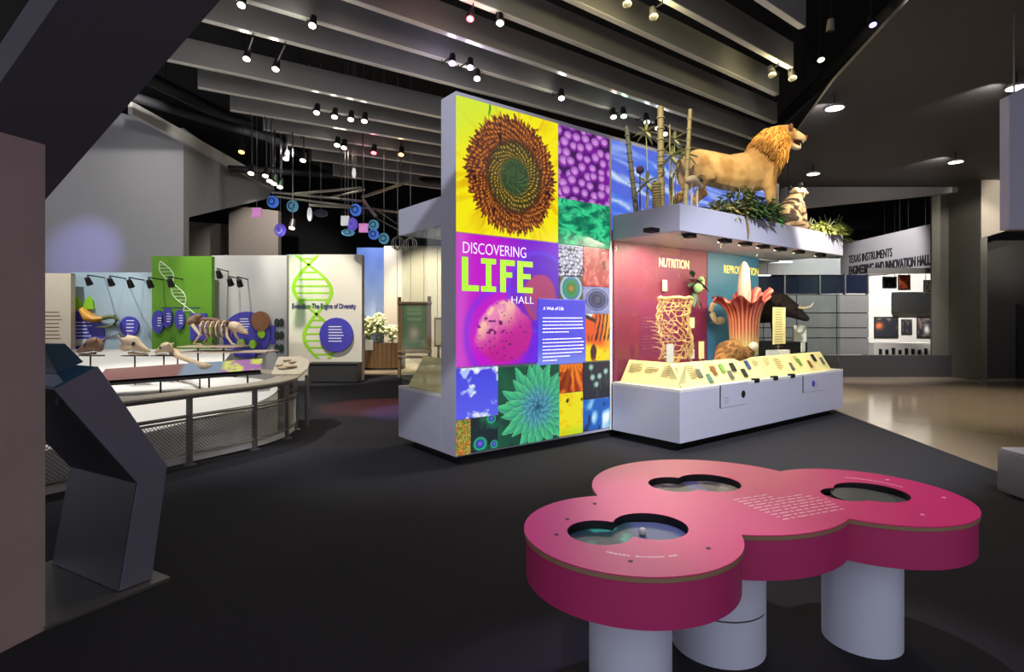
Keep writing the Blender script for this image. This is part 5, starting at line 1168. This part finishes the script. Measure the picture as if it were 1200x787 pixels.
# ---------------------------------------------------------------- diorama behind: planter, blossoms, framed sign
a_, b_ = at(424,402,16.0), at(468,427,16.0); t = thing('wooden_planter', 'curved wooden planter box holding pale blossoms', 'planter', ((a_.x+b_.x)/2,16.4,0))
z1 = a_.z; nsl = 9
for k in range(nsl):
    f0, f1 = k/nsl, (k+1)/nsl-.01; X0 = a_.x+(b_.x-a_.x)*f0; X1 = a_.x+(b_.x-a_.x)*f1; bulge = lambda f: 16.2-.25*math.sin(PI*f)
    G().slab([(X0,bulge(f0),.08),(X1,bulge(f1),.08),(X1,bulge(f1),z1),(X0,bulge(f0),z1)],(0,.05,0)).build('slat', WOOD, t)
G().box((a_.x,16.28,.0),(b_.x,16.9,.08)).build('plinth', BLACK, t); G().box((a_.x,16.3,.08),(b_.x,16.9,z1-.02)).build('soil_box', mat('dark_soil', (.24,.18,.12), .9), t)
BLOS = mat('pale_blossom', (.92,.92,.74), .6, var=.15, scale=20); GRN = mat('light_leaf', (.55,.66,.30), .6, var=.3, scale=12)
def blossom(x, label, seed, h, w_, green):
    p = at(x,402,16.5); b = Vector((p.x,16.55,z1-.02)); t = thing('blossom_plant', label, 'plant', b); rs = random.Random(seed)
    for k in range(5): a = k*1.3; G().tube([b,b+Vector((math.cos(a)*w_*.6,math.sin(a)*.1,h*.8))],[.015,.006],5).build('stem', GRN, t)
    g = G()
    for k in range(60): g.ball((b.x+rs.gauss(0,w_*.45),b.y+rs.uniform(-.15,.15),b.z+h*(.35+.65*rs.random())),rs.uniform(.03,.065),6)
    g.build('blossoms', BLOS, t)['kind'] = 'stuff'; g = G()
    for k in range(green): a = rs.uniform(0,6.3); leaf(g,(b.x+rs.gauss(0,w_*.4),b.y+rs.uniform(-.1,.1),b.z+h*rs.random()*.8),(math.cos(a),math.sin(a)*.5,.5),.16,.06,.3)
    g.build('leaves', GRN, t)['kind'] = 'stuff'
blossom(432,'cream blossom plant at the mural side of the planter',1,.75,.22,40); blossom(444,'tall leafy cream blossom plant in the planter middle',2,.85,.22,70); blossom(459,'orange-white blossom plant at the sign side of the planter',3,.5,.2,30)
pl2 = tag(G().slab([at(428,398,16.0), at(437,398,16.0), at(437,410,16.0), at(428,410,16.0)],(0,.02,0)).build('planter_label', WHITEP), 'bright white label fixed on the planter rim', 'label')
t = thing('framed_sign', 'rustic log-framed sign with green print beside the planter', 'sign', at(485,432,14.4)); Ys = 14.4
for x_, yt_, yb_ in ((468,348,433),(503,347,428)):
    p0_ = at(x_,yt_,Ys); G().tube([(p0_.x,Ys,0),(p0_.x+.01,Ys,p0_.z*.5),(p0_.x,Ys,p0_.z)],[.05,.045,.045],9).build('log_post', WOOD, t, smooth=True)
for y_ in (355,412,418): a_, b_ = at(466,y_,Ys-.05), at(506,y_,Ys-.05); G().tube([a_,b_],.035,9).build('log_rail', WOOD, t, smooth=True)
a_, b_ = at(472,408,Ys), at(499,358,Ys)
print_panel('print', b_.x-a_.x, b_.z-a_.z, lambda u,v: mixc(mixc(mixc(C(88,120,84), C(120,150,96), fbm(u*3,v*4,3)), C(230,196,180), np.exp(-((u-.5)**2*18+(v-.35)**2*30))), C(190,206,160), ((np.abs((v*22)%1-.5) < .18)&(v > .62)&(np.abs(u-.5) < .3)).astype(float)*.7), PRINT, t, facing((a_.x,Ys-.02,a_.z),(1,0,0)), 50, .01)
G().box((a_.x-.05,Ys-.02,a_.z-.05),(b_.x+.05,Ys+.02,b_.z+.05)).build('backing', mat('tan_frame', (.56,.46,.32), .6, var=.1), t)
t = thing('framed_sign', 'small framed notice right of the rustic log-framed sign', 'sign', at(513,408,15.6)); a_, b_ = at(509,406,15.6), at(521,372,15.6)
G().box((a_.x,15.56,a_.z),(b_.x,15.6,b_.z)).build('frame', WOOD, t); G().box((a_.x+.04,15.55,a_.z+.05),(b_.x-.04,15.56,b_.z-.05)).build('sheet', CREAM, t); G().tube([(a_.x+.12,15.62,0.006),(a_.x+.12,15.62,b_.z)],.03,7).build('post', WOOD, t)

# ---------------------------------------------------------------- ceiling fins
FH, FHH, FT = 5.5, .39, .10
fins = [(944.5,30.5,1455),(930,78.6,1460),(913,110,1478),(911,143,1480),(905,169,1490),(898,181.5,1532),(890,191.8,1578)]
far = [(516,136,1636,None),(513,153,1697,232),(506,167,1748,270),(502,180.7,1740,309),(498,192,1735,336),(496,204,1735,366),(512,220,1700,391)]
ordn = ['first','second','third','fourth','fifth','sixth','seventh','eighth','ninth','tenth','eleventh','twelfth','thirteenth','fourteenth']
lst = []
for x,y,vp in fins:
    Y = F*(FH-EYE)/(HY-y); Rr = at(x,y,Y); d_ = Vector((vp-600,F,0)).normalized(); k = (Rr.x+5.3)/d_.x; lst.append((Rr-d_*k if (Rr-d_*k).y > -2 else Rr-d_*((Rr.y+2)/d_.y), Rr, d_))
for x,y,vp,xl in far:
    Y = F*(FH-EYE)/(HY-y); q_ = at(x,y,Y); d_ = Vector((vp-600,F,0)).normalized()
    Rr = q_+d_*((5.2-q_.x)/d_.x)
    if xl is None: Lf = q_-d_*((q_.x+6.1)/d_.x)
    else: k_ = (xl-600)/F; s__ = (q_.x-k_*q_.y)/(d_.x-k_*d_.y); Lf = q_-d_*s__
    lst.append((Lf,Rr,d_))
for i,(Lf,Rr,d_) in enumerate(lst):
    nn = Vector((-d_.y,d_.x,0)); t = thing('ceiling_fin', f'long grey hanging ceiling fin, {ordn[i]} from the open end towards the diorama', 'ceiling fin', (Lf+Rr)/2, 0, 'hanging ceiling fins')
    G().slab([Lf,Rr,Rr+Vector((0,0,FHH)),Lf+Vector((0,0,FHH))], nn*FT).build('face_panel', FIN, t)
    z_ = Vector((0,0,-.012)); G().slab([Lf+nn*.004,Rr+nn*.004,Rr+nn*(FT-.004),Lf+nn*(FT-.004)], z_).build('lit_bottom_strip', FINB, t)
    for k in (.06,.35,.65,.94): p = Lf.lerp(Rr,k)+nn*FT/2; G().tube([p+Vector((0,0,FHH)),Vector((p.x,p.y,7.3))],.012,5).build('hanger', BLACK, t)
# dark services in the ceiling void
DUCT = mat('dark_duct', (.17,.17,.18), .6, .3, var=.1)
for i,(a_,b_,r,lab) in enumerate((((-9,9,5.9),(-5.6,14.5,5.9),.10,'dark pipe in the ceiling void above the coping'),((-7.6,10,6.3),(-5.6,19,6.3),.14,'dark round duct in the ceiling void beside the fin ends'),((-8,16,5.7),(2,18.5,5.7),.10,'dark pipe crossing behind the last fins'),((-6,20,5.2),(3,20.2,5.2),.14,'dark duct above the diorama mural'),((5.4,5,6.2),(6.5,14,6.2),.14,'dark duct above the right fin ends'),((4.6,9.5,6.6),(8,13.5,6.6),.09,'dark pipe above the right soffit edge'))):
    t = thing('ceiling_duct', lab, 'duct', tuple((Vector(a_)+Vector(b_))/2)); G().tube([a_,b_],r,12).build('pipe', DUCT, t, smooth=True)
    for k in (.2,.8): p = Vector(a_).lerp(Vector(b_),k); G().tube([p,(p.x,p.y,7.3)],.015,5).build('hanger', BLACK, t)

# ---------------------------------------------------------------- track lights
def lens(name, c, e): return mat('lit_lens_'+name, c, .4, emit=e, var=0)
LC = {'w':lens('warm',(1,.95,.86),9),'r':lens('red',(1,.35,.40),7),'v':lens('violet',(.82,.72,1),9),'g':lens('green',(.72,1,.86),10),'o':lens('amber',(1,.72,.36),6),'p':lens('purple',(.55,.50,1),9),'b':lens('blue',(.78,.82,1),8),'off':BLACK}
cn = {'w':'white','r':'red','v':'violet','g':'green','o':'amber','p':'purple','b':'bluish','off':'unlit'}
TB = {}
def fixture(x, y, col, Z, where, aim=(0,-.35,-.9)):
    p = at(x,y,F*(Z-EYE)/(HY-y)); top = FH-.012
    t = thing('track_light', f'{cn[col]} track spotlight {where}', 'track light', p, group='track spotlights'); d_ = Vector(aim).normalized(); k = (p.y/9)**.5
    can_ = G().tube([p-d_*.17*k,p-d_*.02*k,p],[.045*k,.06*k,.062*k],12).build('can', DARKM if col != 'off' else mat('grey_can', (.55,.54,.50), .5), t, smooth=True)
    G().tube([p+d_*.001,p+d_*.008],.05*k,14).build('lens', LC[col], can_)
    best = None
    for Lf, Rr, dd_ in lst:
        k2 = max(.02, min((Rr-Lf).length-.02, (Vector((p.x,p.y,FH))-Lf).dot(dd_))); q_ = Lf+dd_*k2+Vector((-dd_.y,dd_.x,0))*(FT/2); q_.z = FH-.006
        dist = math.hypot(q_.x-p.x, q_.y-p.y)
        if best is None or dist < best[0]: best = (dist, q_)
    base_ = p-d_*.12*k
    if best[0] < 1.2 and Z < 5.5: G().tube([base_,(base_.x,base_.y,FH-.06),(best[1].x,best[1].y,FH-.06),best[1]],.012,6).build('stem', DARKM, t)
    else: G().tube([base_,(base_.x,base_.y,7.3 if p.x < 4.05 or p.y > 14.6 else 7.3)],.010,6).build('stem', DARKM, t)
L1 = [(283,6,'w','by the leaning slab'),(366,30,'w','under the front fins left of the backlit wall'),(289,69,'w','first of a pair near the leaning slab'),(323,81,'w','second of a pair near the leaning slab'),
 (371,132,'w','first in a row of four under the middle fins'),(392,137,'w','second in a row of four under the middle fins'),(411,140,'w','third in a row of four under the middle fins'),(427,142,'w','fourth in a row of four under the middle fins'),
 (395,170,'w','first of a pair under the rear fins'),(403,173,'w','second of a pair under the rear fins'),(438,179,'r','under the rear fins beside an amber one'),(470,181,'o','under the rear fins left of the backlit wall'),
 (530,74,'v','first of two above the backlit wall end'),(551,79,'v','second of two above the backlit wall end'),(559,92,'w','next to the two violet ones above the sunflower'),(551,22,'r','glowing above the sunflower print'),(586,27,'w','right of the red one above the sunflower'),
 (658,115,'w','above the purple bud print'),(719,137,'w','beside the green one above the water print'),(731,136,'g','above the water print'),(758,143,'b','first behind the bamboo'),(771,150,'b','second behind the bamboo'),(779,157,'w','behind the bamboo above the water print'),
 (735,5,'off','first of two above the bamboo'),(766,20,'off','second of two above the bamboo'),(905,88,'off','hung at a fin end above the lion'),(929,92,'off','hung at the outermost fin end above the lion')]
PC = {'w':(1,.93,.82),'r':(1,.3,.3),'v':(.7,.6,1),'g':(.6,1,.75),'o':(1,.7,.35),'b':(.75,.8,1),'off':(1,.86,.45)}
for i,(x,y,c,wh) in enumerate(L1):
    fixture(x,y,c,5.32,wh)
    pl = bpy.data.lights.new('spill_fill','POINT'); pl.energy = (6 if y < 125 else 2.5) if c != 'off' else 12; pl.color = PC[c]; pl.shadow_soft_size = .05  # added at every fixture, unlit ones too, to brighten the fin undersides
    po = bpy.data.objects.new('spill_fill',pl); COL.objects.link(po); po.location = at(x,y,F*(5.32-EYE)/(HY-y))+Vector((0,-.06,-.05))
for x,y,c,wh in ((283,178,'o','in the dark void above the coping'),(335,186,'w','hung beyond the fin ends, first of a pair'),(355,188,'w','hung beyond the fin ends, second of a pair'),(294,203,'w','first in the cluster at the coping tip'),(311,206,'w','brightest in the cluster at the coping tip'),(316,212,'w','third in the cluster at the coping tip'),(321,215,'w','fourth in the cluster at the coping tip'),(328,219,'w','last in the cluster at the coping tip'),(342,267,'w','low between the hanging discs')):
    fixture(x,y,c,4.9 if y < 200 else 4.3 if y < 250 else 3.4,wh)
fixture(962,70,'w',5.9,'in the dark void right of the fins'); fixture(1023,29,'p',5.9,'at the edge of the dark soffit'); fixture(973,36,'off',5.9,'in the dark void above the white one',(0,.1,-1))
# pendant downlights under the soffit
for x,y,lab,upl in ((978,127,'round pendant downlight under the soffit above the lion head',1),(953,204,'round pendant downlight under the soffit over the sitting animal',0),(1120,190,'round pendant downlight under the soffit before the concrete beam',1),(1192,103,'round pendant downlight under the soffit behind the lilac panel',1)):
    p = at(x,y,F*(4.55-EYE)/(HY-y)); t = thing('pendant_downlight', lab, 'downlight', p); G().lathe([(.13,0),(.15,.02),(.15,.03),(.02,.05)],24,tuple(p)).build('rim', STEEL, t, smooth=True)
    G().lathe([(.12,-.004),(.12,.001)],24,tuple(p)).build('lens', lens('pendant',(1,.97,.92),5), t); G().tube([(p.x,p.y,p.z+.05),(p.x,p.y,4.75)],.012,6).build('stem', BLACK, t)
    if upl: spot((p.x,p.y+.22,p.z+.02),(p.x+.1,p.y+.75,4.75),30,(1,.97,.92),80,.9,.02)

# ---------------------------------------------------------------- hanging mobile of discs
mb = thing('mobile_frame', 'overhead frame of steel pipes carrying the hanging coloured discs', 'frame', at(400,232,13.0))
for a_,b_,r in (((318,225,12.6),(428,236,13.2),.03),((322,230,12.6),(478,250,13.6),.025),((345,227,12.6),(424,220,12.9),.03),((362,240,12.6),(416,243,12.9),.03),((424,231,13),(478,213,13.6),.035),((425,234,13),(441,254,12.8),.035),((388,231,13.2),(428,222,13.4),.025),((440,245,13.2),(465,262,13.6),.02),((442,256,13.2),(468,270,13.6),.02)):
    G().tube([at(*a_),at(*b_)],r,8).build('pipe', STEEL, mb, smooth=True)
for x,y,Y in ((330,226,12.7),(400,234,13.0),(425,233,13.0),(470,216,13.5)): p = at(x,y,Y); G().tube([p,(p.x,p.y,7.3)],.012,5).build('hanger', BLACK, mb)
DC = {'blue':(.25,.45,.85),'teal':(.30,.55,.65),'pink':(.90,.55,.80),'white':(.88,.86,.92),'violet':(.40,.30,.80),'dark':(.22,.22,.26),'grey':(.55,.56,.60)}
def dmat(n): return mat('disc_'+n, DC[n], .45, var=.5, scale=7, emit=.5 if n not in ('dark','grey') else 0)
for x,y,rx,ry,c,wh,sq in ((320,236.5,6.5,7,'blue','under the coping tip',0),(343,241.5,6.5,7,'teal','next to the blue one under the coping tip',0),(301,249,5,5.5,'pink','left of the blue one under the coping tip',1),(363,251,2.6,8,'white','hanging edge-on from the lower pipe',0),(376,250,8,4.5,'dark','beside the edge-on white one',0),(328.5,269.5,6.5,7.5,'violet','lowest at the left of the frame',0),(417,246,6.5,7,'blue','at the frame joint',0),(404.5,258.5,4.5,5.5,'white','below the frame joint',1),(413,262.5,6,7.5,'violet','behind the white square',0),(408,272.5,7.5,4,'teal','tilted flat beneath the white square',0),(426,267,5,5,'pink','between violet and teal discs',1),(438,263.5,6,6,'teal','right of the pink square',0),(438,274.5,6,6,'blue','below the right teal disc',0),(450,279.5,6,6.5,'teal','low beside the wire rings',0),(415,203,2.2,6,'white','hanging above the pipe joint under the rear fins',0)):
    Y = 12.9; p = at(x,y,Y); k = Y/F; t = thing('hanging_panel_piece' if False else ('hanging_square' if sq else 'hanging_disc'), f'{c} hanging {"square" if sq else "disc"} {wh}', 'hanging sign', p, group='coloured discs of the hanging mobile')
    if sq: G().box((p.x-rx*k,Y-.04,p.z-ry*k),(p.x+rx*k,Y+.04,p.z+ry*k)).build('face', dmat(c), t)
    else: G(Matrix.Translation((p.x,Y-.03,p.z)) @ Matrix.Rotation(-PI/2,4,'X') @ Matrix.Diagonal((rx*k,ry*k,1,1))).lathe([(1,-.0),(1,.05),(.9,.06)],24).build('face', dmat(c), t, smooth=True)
    if not sq and rx > 4: G(Matrix.Translation((p.x,Y-.092,p.z)) @ Matrix.Rotation(-PI/2,4,'X') @ Matrix.Diagonal((rx*k,ry*k,1,1))).lathe([(.62,0),(.62,.01),(.42,.01),(.42,0)],20,cap=False).build('ring_mark', mat('navy_mark', (.10,.12,.34), .5) if c != 'violet' else mat('pale_mark', (.75,.7,.95), .5), t)
    G().tube([(p.x,Y,p.z+ry*k*.9),(p.x,Y,7.3)],.005,5).build('wire', STEEL, t)
for x,y,wh in ((466,285,'left'),(481,286,'right')):
    p = at(x,y,13.4); t = thing('wire_ring', f'grey wire ring globe, {"nearer the blue disc" if wh == "left" else "nearer the backlit wall"}', 'hanging ring', p, group='wire ring globes')
    for k in range(3): G(Matrix.Translation(p) @ Matrix.Rotation(k*1.05,4,'Z') @ Matrix.Rotation(PI/2,4,'X')).tube([(.15*math.cos(a),.15*math.sin(a),0) for a in [2*PI*q_/20 for q_ in range(21)]],.012,6).build('hoop', STEEL, t, smooth=True)
    G().tube([(p.x,p.y,p.z+.15),(p.x,p.y,7.3)],.005,5).build('wire', STEEL, t)
